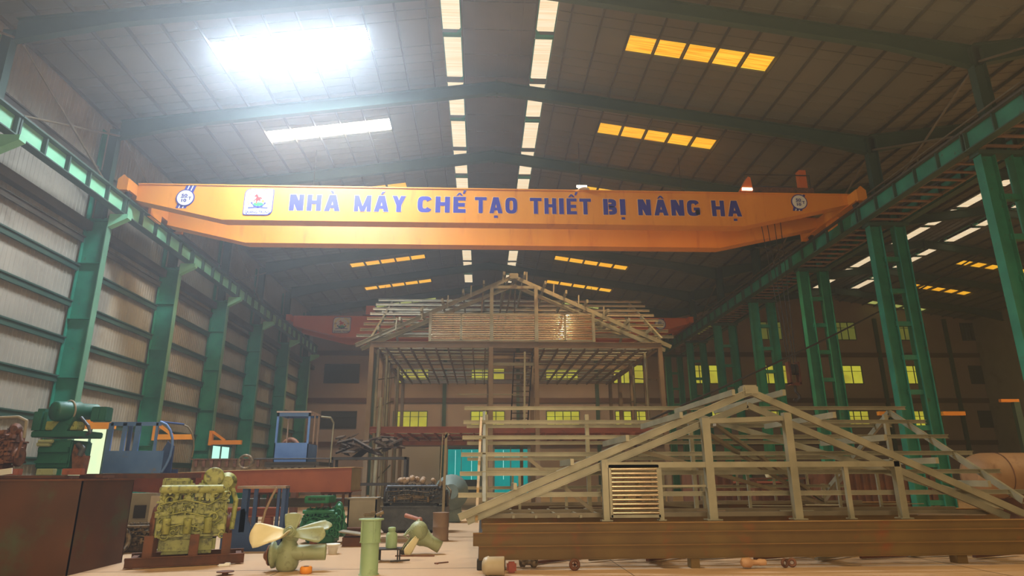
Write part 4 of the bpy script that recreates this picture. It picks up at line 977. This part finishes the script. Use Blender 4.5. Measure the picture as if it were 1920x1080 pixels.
MB().box(-6.0, -3.0, 26.6, 27.6, 2.2, 2.3).box(-6.0, -3.0, 26.6, 27.6, 1.2, 1.3).build('shelf', BLACK, dk)
for x in (-5.95, -3.05): MB().box(x - .05, x + .05, 26.6, 26.7, 0, 2.3).box(x - .05, x + .05, 27.5, 27.6, 0, 2.3).build('upright', BLACK, dk)
random.seed(9); b = MB()
for k in range(30): b.cbox((random.uniform(-5.8, -3.2), random.uniform(26.7, 27.4), 2.45 + random.uniform(0, .7)), (random.uniform(.3, .9), .25, random.uniform(.03, .1)), Euler((random.uniform(-.5, .5), random.uniform(-.5, .5), random.uniform(0, 3))).to_matrix())
so = b.build('twisted_scrap', mat('dark_scrap', srgb(52, 42, 34), srgb(84, 66, 50), 6, .7), dk); so['kind'] = 'stuff'

# blue frame on the floor
bf = thing('blue_frame', 'dark blue cab door frame standing on the floor right of the olive engine', 'frame', (-4.9, 15.5, 0))
MB().box(-5.75, -4.4, 15.4, 15.44, 0, .45).build('lower_panel', BLUE2, bf)
MB().prism([(-5.75, .45), (-5.75, .72), (-5.3, .9), (-5.1, .45)], 15.4, 15.44).build('corner_panel', BLUE2, bf)
MB().box(-5.5, -4.42, 15.38, 15.7, 1.32, 1.38).build('top_rail', mat('dusty_blue', srgb(170, 146, 122), srgb(120, 112, 112), 2, .6), bf)
for x, w in ((-5.38, .12), (-5.12, .08), (-4.6, .06), (-4.5, .08)): MB().box(x, x + w, 15.4, 15.46, .4, 1.34).build('upright', BLUE2, bf)
MB().path([(-4.62, 15.36, 1.34), (-4.72, 15.36, 1.12), (-4.82, 15.36, .85), (-4.88, 15.36, .5)], .028).build('curved_rib', mat('dusty_rib', srgb(150, 128, 104)), bf)
MB().box(-5.7, -4.42, 15.66, 15.7, 0, .4).box(-5.38, -5.3, 15.64, 15.7, .4, 1.34).box(-4.5, -4.42, 15.64, 15.7, .4, 1.34).box(-4.44, -4.4, 15.4, 15.7, 0, .4).build('rear_frame', BLUE2, bf)

# green engine with maker's name on its cover
ge = engine('green_engine', 'green engine with dark lettering on its top cover near the centre left', 'engine', (-3.92, 17.2, -.015), R(-8), 1.02, .8, .98, EGREEN, 21, dark=EGREEN)
cv = MB().cbox((-.12, -.05, 1.04), (.62, .56, .17), bev=.02).build('top_cover', EGREEN, ge, world=False)
me = text_mesh('MITSUBISHI', .012); xs = [v.co.x for v in me.vertices]
for v in me.vertices: x, y, z = v.co; v.co = (-.32 + (x - min(xs)) / (max(xs) - min(xs)) * .42, -.335 - z, 1.02 + y * .09)
me.materials.clear(); me.materials.append(BLACK)
o = bpy.data.objects.new('cover_lettering', me); COL.objects.link(o); o.parent = cv
MB().lathe((-.15, -.36, .38), (-.15, -.46, .38), [(0, .19), (.04, .2), (.06, .17), (.09, .16)], n=28).build('round_cover', EGREEN, ge, world=False)
for k in range(5): MB().torus((.44, -.3 + .02 * k, .25 + .16 * k), (.3, 1, 0), .085, .02, n=14).build('port_ring', EGREEN, ge, world=False)

# thrusters
def blade(b, c, d, up, L, w0, w1, th=.012, tw=0.0, curl=.0, skew=0.0):
    c = Vector(c); d = Vector(d).normalized(); a = d.cross(Vector(up)).normalized(); nrm = a.cross(d).normalized()
    N, K = 7, 6; top = []; 
    for i in range(N + 1):
        u = i / N; w = w0 + (w1 - w0) * min(1, u * 1.35) ** .8
        if u > .8: w *= 1 - .25 * ((u - .8) / .2) ** 2
        q = Matrix.Rotation(tw * (1 - u), 3, d); aa = q @ a; nn = q @ nrm
        for j in range(K + 1):
            v = j / K * 2 - 1; e = 1 - .10 * v * v if i == N else 1
            top.append(c + d * (L * u * e) + aa * (v * w / 2 + skew * u) + nn * (curl * v * v * w - curl * .6 * u * L * 0))
    n = len(top); nrm2 = nrm * th; vs = top + [p + nrm2 for p in top]; fs = []
    for i in range(N):
        for j in range(K):
            q = i * (K + 1) + j; f = (q, q + 1, q + K + 2, q + K + 1); fs += [f, tuple(n + x for x in reversed(f))]
    ed = [j for j in range(K + 1)] + [i * (K + 1) + K for i in range(1, N + 1)] + [N * (K + 1) + j for j in range(K - 1, -1, -1)] + [i * (K + 1) for i in range(N - 1, 0, -1)]
    fs += [(ed[i], ed[(i + 1) % len(ed)], n + ed[(i + 1) % len(ed)], n + ed[i]) for i in range(len(ed))]
    return b.add(vs, fs, True)
th = thing('thruster', 'grey-green ship thruster with cream propeller blades in the left foreground', 'thruster', (-3.4, 12.3, 0))
MB().lathe((-3.40, 12.3, .0), (-3.40, 12.3, .72), [(0, .12), (.03, .165), (.10, .195), (.26, .205), (.38, .19), (.46, .14), (.5, .11), (.58, .12)], n=32).build('housing', SAGE, th)
MB().lathe((-3.35, 12.25, .30), (-2.74, 12.32, .30), [(0, .13), (.38, .13), (.60, .135), (.61, .13), (.61, .115), (.5, .11)], n=32, cap=False).build('shaft_tube', SAGE, th)
MB().lathe((-3.5, 12.3, .28), (-3.76, 12.28, .26), [(0, .13), (.10, .15), (.12, .22), (.17, .225), (.175, .19), (.2, .16)], n=32).build('flange', SAGE, th)
MB().lathe((-3.70, 12.28, .26), (-3.80, 12.28, .255), [(0, .17), (.02, .17), (.03, .09), (.07, .085), (.1, .05)], n=24).build('seal_disc', BRUST, th, label='rusty brown seal disc')
MB().lathe((-3.37, 12.45, .52), (-3.36, 12.1, .68), [(0, .10), (.1, .13), (.24, .12), (.33, .08), (.36, .02)], n=28).build('hub', SAGE, th)
MB().torus((-3.37, 12.13, .665), (0, -1, .5), .085, .012, n=24).build('hub_ring', SAGE, th)
for d, up, L, w0, w1, tw, m in (((-1, -.1, -.06), (0, -1, .35), .60, .18, .44, .5, CREAMB), ((-.15, -.8, -.12), (-.6, -.5, 1), .42, .16, .34, .3, CREAMB), ((.05, .35, 1), (0, -1, .3), .28, .18, .30, .2, SAGE), ((1, -.1, -.05), (0, -1, .5), .56, .16, .30, -.4, SAGE), ((1, .5, .18), (0, -.8, 1), .66, .08, .24, .4, SAGE)):
    d = Vector(d).normalized(); c = Vector((-3.37, 12.22, .62)) + d * .08
    blade(MB(), c, d, up, L, w0, w1, .014, tw, .08).build('propeller_blade', m, th, label='cream propeller blade' if m is CREAMB else 'grey-green propeller blade')
t2_ = thing('thruster', 'sage green tilted ship thruster in front of the dark blue machine', 'thruster', (-1.3, 14.6, 0))
MB().lathe((-1.32, 14.6, .38), (-.86, 14.55, .13), [(0, .2), (.12, .19), (.2, .15), (.3, .125), (.52, .125), (.525, .10)], n=28).build('housing', SAGE, t2_)
MB().ball((-1.32, 14.5, .46), .20, 20, (1, 1, 1.05)).build('hub', SAGE, t2_)
MB().torus((-1.48, 14.62, .52), (-.6, -.1, .6), .22, .018, n=28).build('guard_ring', SAGE, t2_)
for k in range(6):
    a = k * math.pi / 3; MB().path([(-1.48 + .15 * math.cos(a), 14.62 + .15 * math.sin(a), .52 + .15 * math.cos(a)), (-1.42 + .1 * math.cos(a), 14.6 + .1 * math.sin(a), .36 + .08 * math.cos(a))], .01).build('guard_spoke', SAGE, t2_)
blade(MB(), (-1.33, 14.35, .36), (-.5, -.25, -.75), (.6, -.7, .1), .42, .1, .19, .014, .2).build('propeller_blade', CREAMB, t2_)
blade(MB(), (-1.45, 14.6, .34), (-.5, -.1, -.7), (1, -.2, .2), .36, .22, .22, .014, .0).build('propeller_blade', SAGE, t2_)
MB().cbox((-1.62, 14.6, .1), (.1, .2, .2), Matrix.Rotation(.5, 3, 'Y')).build('foot', BLACK, t2_)
for k in range(16):
    a = k * math.pi / 8; MB().tube((-1.32 + .12 * math.cos(a), 14.33, .46 + .12 * math.sin(a)), (-1.32 + .12 * math.cos(a), 14.315, .46 + .12 * math.sin(a)), .009, n=6).build('bolt', SAGE, t2_)
# flanged pipe, canister on stand
fp = thing('flanged_pipe', 'pale green flanged steel pipe standing upright in the foreground', 'pipe', (-1.88, 11.75, 0))
MB().lathe((-1.88, 11.75, 0), (-1.88, 11.75, .55), [(0, .17), (.012, .17), (.014, .150), (.5, .150)], n=36).build('lower_pipe', SAGE2, fp)
MB().lathe((-1.88, 11.75, .5), (-1.88, 11.75, .93), [(0, .150), (.004, .178), (.016, .178), (.02, .158), (.34, .168), (.36, .168), (.362, .212), (.385, .212), (.387, .15)], n=36).build('upper_pipe', SAGE2, fp)
for a in (30, 120, 210, 300): MB().cbox((-1.88 + .168 * math.cos(R(a)), 11.75 + .168 * math.sin(R(a)), .69), (.02, .02, .34)).build('rib', SAGE2, fp)
tag(MB().cbox((-1.93, 11.8, .945), (.2, .08, .06), bev=.02).tube((-1.80, 11.75, .94), (-1.68, 11.75, .99), .03).cbox((-1.86, 11.78, .98), (.08, .06, .05), bev=.01).build('valve_piece', SCRAP), 'small dark valve piece lying on top of the flanged pipe', 'valve')
ca = thing('canister', 'small pale green canister on a wire stand behind the flanged pipe', 'canister', (-1.72, 13.5, .2))
MB().lathe((-1.75, 13.5, .24), (-1.75, 13.5, .62), [(0, .11), (.24, .11), (.28, .08), (.30, .06), (.31, .075), (.37, .075), (.38, .05)], n=24).build('body', SAGE2, ca)
ws = thing('wire_stand', 'low black wire stand under the small green canister', 'stand', (-1.75, 13.5, 0))
MB().box(-2.05, -1.55, 13.3, 13.7, .215, .235).build('top', BLACK, ws)
for x in (-2.0, -1.6):
    for y in (13.33, 13.67): MB().bar((x, y, 0), (x, y, .22), .025 if x > -1.9 else .06).build('leg', BLACK, ws)
tag(MB().bar((-1.72, 13.2, .03), (-1.35, 13.2, .05), .03).build('steel_rod', BLACK), 'short dark rod on the floor beside the wire stand', 'rod')
tag(MB().bar((-1.75, 14.2, .012), (-.95, 14.15, .012), .03).build('steel_rod', BRUST), 'thin rusty rod on the floor in front of the tilted thruster', 'rod')
tag(MB().bar((-.85, 13.0, .012), (-.62, 13.15, .012), .03, .02).bar((-.86, 13.0, .012), (-.8, 12.93, .012), .03, .02).build('floor_scrap', BRUST), 'small rusty hooked scrap on the floor left of the girder stack', 'scrap')
bu = thing('roll', 'small orange-yellow roll on the floor by the foreground thruster', 'roll', (-2.95, 12.0, 0))
MB().lathe((-2.98, 11.98, 0), (-2.98, 11.98, .11), [(0, .08), (.01, .1), (.09, .1), (.11, .085)], n=24).build('roll_body', ORANGE, bu); MB().lathe((-2.98, 11.98, .11), (-2.98, 11.98, .115), [(0, .05), (.005, .045)], n=20).build('core', BRUST, bu)
wbk = thing('bucket', 'white bowl-like bucket behind the foreground thruster', 'bucket', (-3.35, 14.6, 0))
MB().lathe((-3.15, 14.8, .0), (-3.15, 14.8, .22), [(0, .09), (.16, .11), (.17, .15), (.2, .15), (.2, .13), (.05, .08)], n=24, cap=False).build('bucket_body', WHITE, wbk)
tag(MB().lathe((-3.55, 14.7, 0), (-3.55, 14.7, .32), [(0, .08), (.3, .08), (.32, .06)], n=16).build('rusty_can', RUST), 'rusty upright can behind the foreground thruster', 'can')
tag(MB().cbox((-4.73, 13.0, .02), (.22, .12, .04), Matrix.Rotation(.3, 3, 'Z'), bev=.02).cbox((-4.68, 13.02, .045), (.1, .08, .03), bev=.01).build('crumpled_cloth', WHITE), 'crumpled white cloth on the floor between olive engine and thruster', 'cloth')
tag(MB().lathe((-4.3, 11.9, 0), (-4.3, 11.9, .06), [(0, .05), (.045, .05), (.046, .14), (.06, .14)], n=20).build('steel_disc', RUST), 'small rusty disc on the floor left of the foreground thruster', 'disc')
bb = thing('parts_bin', 'rusty low bin with a plate on it right of the green engine', 'bin', (-2.9, 16.4, 0))
MB().box(-3.25, -2.7, 16.2, 16.6, 0, .2).build('bin_body', RUST, bb); MB().cbox((-2.95, 16.35, .28), (.75, .5, .03), Matrix.Rotation(.14, 3, 'Y')).build('plate', GREY, bb)
for k in range(3): tag(MB().bar((-2.6 + .1 * k, 17.0 + .35 * k, .06), (-1.5, 16.8 + .35 * k, .06), .09).build('timber_bar', HPRIMER), 'dusty bar on the floor behind the flanged pipe, %s from the front' % ORD[k], 'bar', 'floor bars behind the flanged pipe')
# grey crate, dark machine, drum
cr = thing('grey_crate', 'grey panel crate left of the dark blue machine', 'crate', (-3.15, 19.4, 0))
MB().box(-3.75, -2.95, 19.2, 19.24, 0, .95).box(-3.75, -3.71, 19.2, 19.9, 0, .95).box(-2.99, -2.95, 19.2, 19.9, 0, .95).build('panel', GREY, cr); MB().box(-3.77, -2.93, 19.18, 19.92, .95, .99).build('lid', GREY, cr)
dm = engine('dark_machine', 'dark blue dusty engine on a tank base behind the tilted thruster', 'engine', (-1.93, 20.2, .62), R(-4), 1.9, 1.1, .85, DBLUE, 33, m2=SCRAP)
MB().cbox((0, 0, -.22), (1.86, 1.0, .66), bev=.03).cbox((-.05, -.52, .1), (1.5, .05, .04)).build('tank_base', DBLUE, dm, world=False)
for x in (-.8, -.5, .8): MB().lathe((x, -.45, -.52), (x, -.38, -.52), [(0, .09), (.06, .09)], n=16).build('wheel', BLACK, dm, world=False)
b = MB(); random.seed(12)
for k in range(22): b.ball((random.uniform(-.5, .5), random.uniform(-.25, .1), .78 + random.uniform(0, .14)), random.uniform(.05, .10), 8)
b.build('dusty_castings', mat('dusty_casting', srgb(176, 152, 126), srgb(140, 116, 94), 6, .7), dm, world=False)
tag(MB().tube((-2.1, 19.0, .52), (-1.72, 18.7, .44), .06, .05).ball((-1.68, 18.68, .42), .08).bar((-1.7, 18.7, 0), (-1.7, 18.7, .4), .05).build('torn_pipe', mat('pinkish_pipe', srgb(168, 112, 88), srgb(140, 90, 70), 5, .6)), 'short pinkish pipe resting against the dark blue machine', 'pipe')
tag(MB().lathe((-1.03, 17.4, 0), (-1.03, 17.4, .68), [(0, .2), (.02, .215), (.03, .2), (.32, .2), (.33, .207), (.34, .2), (.65, .2), (.66, .21), (.68, .21)], n=28).build('steel_drum', mat('dusty_drum', srgb(132, 108, 88), srgb(112, 88, 70), 2, .6)), 'dusty rust-brown drum right of the dark blue machine', 'drum')
tag(MB().bar((-1.05, 18.5, .0), (-1.0, 18.5, 2.75), .07).bar((-1.05, 18.5, 2.6), (-.93, 18.5, 2.72), .07).bar((-1.14, 18.5, 1.3), (-1.1, 18.5, 2.7), .03).build('stand_post', GALVD), 'thin steel post standing right of the dark blue machine', 'post')
tag(MB().lathe((-1.05, 24.0, 1.0), (-1.05, 23.2, 1.05), [(0, .4), (.2, .55), (.4, .6), (.5, .3), (.7, .25)], n=20).cbox((-1.05, 24, .5), (.7, .7, 1.0), bev=.05).build('blower', mat('blue_grey', srgb(92, 106, 100), srgb(110, 122, 114), 4, .6)), 'blue-grey blower machine behind the drum', 'machine')
# scrap engines left, concrete wall and white panel
tag(MB().prism([(-9.2, 0), (-8.02, 0), (-8.02, 1.2), (-9.2, 1.2)], 17.0, 17.2).build('concrete_block', GREY), 'grey concrete block wall behind the scrap engines at left', 'wall block')
tag(MB().box(-8.5, -8.22, 16.97, 17.0, .62, .92).build('wall_hatch', BLACK), 'small square black hatch in the grey concrete block wall', 'hatch')
tag(MB().box(-8.05, -7.6, 16.8, 16.84, .48, 1.14).box(-8.03, -7.98, 16.8, 16.84, 0, .5).build('white_panel', mat('dirty_white', srgb(188, 176, 156), srgb(168, 156, 138), 3, .6)), 'dirty white panel leaning right of the concrete block wall', 'panel')
engine('scrap_engine', 'dusty stripped scrap engine lying left of the olive engine', 'engine', (-7.45, 15.7, .0), R(10), .95, .8, .70, SCRAP, 44)
engine('scrap_engine', 'dark scrap engine half hidden behind the rusty plate box corner', 'engine', (-8.45, 15.75, .0), R(80), .5, .5, .62, BRUST, 45)
for k, (x, y, r, a, l) in enumerate(((-7.75, 15.0, .25, (1, -.5, .25), 'dark worn ring standing left of the scrap engine'), (-6.95, 15.1, .14, (1, -1, .5), 'small worn ring in front of the scrap engine'))):
    tag(MB().torus((x, y, r + .05), a, r, .05, n=28).build('worn_ring', SCRAP), l, 'ring')
tag(MB().path([(-7.0, 13.9, .015), (-6.7, 14.0, .02), (-6.35, 14.35, .02), (-6.2, 14.75, .02)], .02).build('floor_cable', BLACK), 'black cable curving on the floor by the plate box', 'cable')
tag(MB().cbox((-6.35, 13.2, .015), (.35, .08, .02), Matrix.Rotation(.1, 3, 'Z')).build('floor_strip', BLACK), 'short dark strip on the floor left of the olive engine', 'strip')

# things under and in front of the girder stack
tag(MB().lathe((.02, 11.45, .15), (.40, 11.42, .15), [(0, .07), (.03, .13), (.1, .155), (.12, .145), (.36, .15), (.37, .14)], n=28).build('grey_cylinder', mat('grey_cyl', srgb(172, 158, 130), srgb(156, 142, 116), 3, .5)), 'pale grey rounded cylinder on the floor before the left girder end', 'cylinder')
tag(MB().cbox((.52, 11.75, .09), (.16, .16, .17), bev=.03).build('red_casting', mat('red_cast', srgb(150, 66, 44), srgb(120, 50, 34), 5, .6)), 'small red casting beside the grey cylinder', 'casting')
tag(MB().lathe((.68, 12.3, .1), (1.05, 12.3, .1), [(0, .04), (.02, .08), (.1, .08), (.12, .05), (.2, .05), (.22, .09), (.3, .09), (.34, .04)], n=18).build('grey_coupling', SCRAP), 'grey coupling lying under the front girders', 'coupling')
vh = thing('hand_wheel', 'rusty hand wheel standing under the front girders', 'wheel', (1.62, 12.0, 0))
MB().torus((1.62, 11.9, .1), (.2, -1, 0), .075, .028, n=20).build('rim', RUST, vh); MB().bar((1.55, 11.9, .1), (1.69, 11.9, .1), .03).bar((1.62, 11.9, .03), (1.62, 11.9, .17), .03).build('spoke', RUST, vh)
tag(MB().lathe((4.55, 11.9, .1), (5.05, 11.95, .1), [(0, .04), (.03, .08), (.16, .085), (.2, .05), (.3, .04), (.34, .06), (.45, .05)], n=18).build('pale_fitting', mat('pale_fit', srgb(190, 150, 112), srgb(170, 128, 92), 4, .5)), 'pale brass-coloured fitting on the floor below the girders at right', 'fitting')
tag(MB().torus((5.35, 11.95, .08), (.3, -1, .1), .055, .025, n=16).torus((5.5, 12.0, .08), (-.3, -1, .1), .055, .025, n=16).build('dark_coupling', BRUST), 'dark ring coupling right of the pale fitting', 'coupling')
random.seed(21)
for k in range(9):
    x = 1.0 + k * 1.05; tag(MB().bar((x, 12.6 + random.uniform(0, .6), .04 + .01 * (k % 3)), (x + 1.3, 13.2 + random.uniform(0, .8), .04 + .01 * (k % 3)), .07, .05).build('loose_bar', GALVD if k % 2 else RUST), 'loose steel bar on the floor under the girders, %s from the left' % ORD[k], 'bar', 'loose bars under the girders')

# right side: tan tank, red containers, gantry pieces
tt = thing('pressure_tank', 'large tan-brown cylindrical tank at the right edge', 'tank', (17.6, 20.0, 0))
MB().lathe((15.1, 20, 1.5), (20, 20, 1.5), [(0, .35), (.1, .55), (.3, .64), (.5, .68), (4.5, .68)], n=40).build('tank_shell', TAN, tt)
for x in (16.3, 18.6): MB().box(x - .12, x + .12, 19.5, 20.5, 0, .95).build('saddle', RUST, tt)
MB().torus((16.0, 20, 1.5), (1, 0, 0), .685, .015, n=40).build('weld_band', RUST, tt)
for x0, x1, y, h, l in ((8.1, 9.6, 25.3, 1.75, 'rust-brown steel container behind the foreground frame, centre'), (13.6, 16.0, 25.8, 1.8, 'red-brown steel container behind the foreground frame, right'), (10.2, 12.9, 27.5, 1.2, 'low red-brown container between two taller ones'), (16.8, 19.6, 27, 1.6, 'rust-brown container behind the tan tank')):
    o = thing('steel_container', l, 'container', ((x0 + x1) / 2, y, 0))
    MB().box(x0, x1, y, y + 1.4, 0, h).build('body', RUST, o)
    b = MB()
    n = int((x1 - x0) / .3)
    for k in range(n + 1): x = x0 + (x1 - x0) * k / n; b.box(x - .04, x + .04, y - .05, y, .05, h - .05)
    b.build('rib', RUST, o); MB().box(x0 - .04, x1 + .04, y - .06, y + 1.45, h, h + .07).build('lid', PRIMER, o)
for k, (x, y, z, l) in enumerate(((10.6, 24.2, 1.45, 'small cream pot on the shelf behind the frame, left one'), (11.5, 24.2, 1.45, 'small cream pot on the shelf behind the frame, right one'))):
    tag(MB().lathe((x, y, z), (x, y, z + .3), [(0, .1), (.2, .16), (.3, .15)], n=16).build('cream_pot', CREAMB), l, 'pot')
tag(MB().box(9.9, 12.2, 24.0, 24.5, 1.38, 1.44).box(9.95, 10.05, 24.0, 24.5, 0, 1.38).box(12.05, 12.15, 24, 24.5, 0, 1.38).build('work_shelf', RUST), 'low rusty shelf bench behind the foreground frame', 'shelf')
# teal sheets and skirts at the back
for k, (x0, x1, y, l) in enumerate(((-2.85, -1.75, 56.2, 'bright teal sheet hanging at the back, leftmost'), (-1.7, -.2, 56.3, 'bright teal sheet hanging at the back, second from left'), (1.1, 2.4, 56.2, 'bright teal sheet hanging at the back, third from left'), (2.5, 3.9, 56.3, 'bright teal sheet hanging at the back, rightmost'))):
    o = thing('teal_curtain', l, 'curtain', ((x0 + x1) / 2, y, .2), group='teal sheets at the back')
    b = MB(); n = int((x1 - x0) / .12)
    P = [(x0 + (x1 - x0) * i / n, y + .04 * math.sin(i * 1.9)) for i in range(n + 1)]
    b.add([(p[0], p[1], 1.2 if k < 2 else .0) for p in P] + [(p[0], p[1], 3.7) for p in P], [(i, i + 1, n + 2 + i, n + 1 + i) for i in range(n)])
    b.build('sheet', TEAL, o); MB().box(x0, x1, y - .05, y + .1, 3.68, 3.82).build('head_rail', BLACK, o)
    if k < 2: MB().box(x0, x1, y - .02, y + .06, 0, 1.2).build('dark_skirt', BLACK, o)
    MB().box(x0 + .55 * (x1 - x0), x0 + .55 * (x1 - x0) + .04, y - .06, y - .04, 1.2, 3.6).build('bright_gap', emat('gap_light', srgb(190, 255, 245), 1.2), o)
# wall jib brackets (orange)
def jib(x, y, z, L, label, sx=1):
    o = thing('jib_arm', label, 'jib crane', (x, y, z), group='orange jib arms')
    MB().box(min(x, x + sx * L), max(x, x + sx * L), y - .1, y + .1, z - .11, z + .11).build('arm', ORANGE, o)
    MB().bar((x + sx * .05, y, z + .55), (x + sx * L * .45, y, z + .1), .12).build('strut', ORANGE, o); MB().box(x - .08, x + .08, y - .12, y + .12, z - .15, z + .6).build('mount', ORANGE, o)
jib(-14.3, 23.4, 3.3, 1.5, 'orange jib arm in front of the first lit doorway')
jib(-14.3, 29.4, 3.25, 1.6, 'orange jib arm behind the curved blue cab shell')
jib(-14.3, 35.4, 3.3, 1.6, 'orange jib arm by the second lit doorway')
for x, y, z, L, l in ((17.08, 23.4, 3.7, .85, 'small orange bracket bar on the near laced column at right'), (15.55, 23.9, 3.75, -.6, 'small dull orange bracket bar left of the near laced column'), (24.9, 30.0, 4.9, .9, 'orange bar at the right picture edge')):
    tag(MB().bar((x, y, z), (x + L, y, z), .16, .14).build('bracket_bar', ORANGE), l, 'bracket')
tag(MB().box(25.5, 25.8, 29.9, 30.1, 0, 4.83).build('yard_post', DGREEN), 'dark green post at the right picture edge carrying the orange bar', 'post')
# sagging cable across the right side
pts = []
for i in range(25):
    t = i / 24; pts.append((4.7 + 20.9 * t, 20.0 + 10 * t, 3.0 + 9.4 * t - .3 * math.sin(math.pi * t)))
tag(MB().path(pts, .035, 6).build('power_cable', BLACK), 'long dark cable rising from the foreground frame to the upper right', 'cable')

# fixtures for the unseen lamps, the added ones too
for i, (x, y, z, p) in enumerate(UNSEEN_LAMPS):
    o = thing('unseen_bay_lamp', 'bell-shaped high-bay lamp hanging from the roof, ' + ('added unseen behind the yellow crane' if 25 < y < 35 else 'unseen from the camera') , 'lamp', (x, y, z), group='high-bay lamps')
    xc = XC if x < XR else XC2
    MB().lathe((x, y, z + .34), (x, y, z - .06), [(0, .08), (.08, .12), (.16, .14), (.4, .30)], n=24, cap=False).build('shade', GREY, o)
    MB().tube((x, y, z + .3), (x, y, 17.84 if abs(x - xc) < 1.3 else zroof(x, xc)), .02, n=6).tube((x, y, z + .3), (x, y, z + .5), .07).build('hanger', BLACK, o)
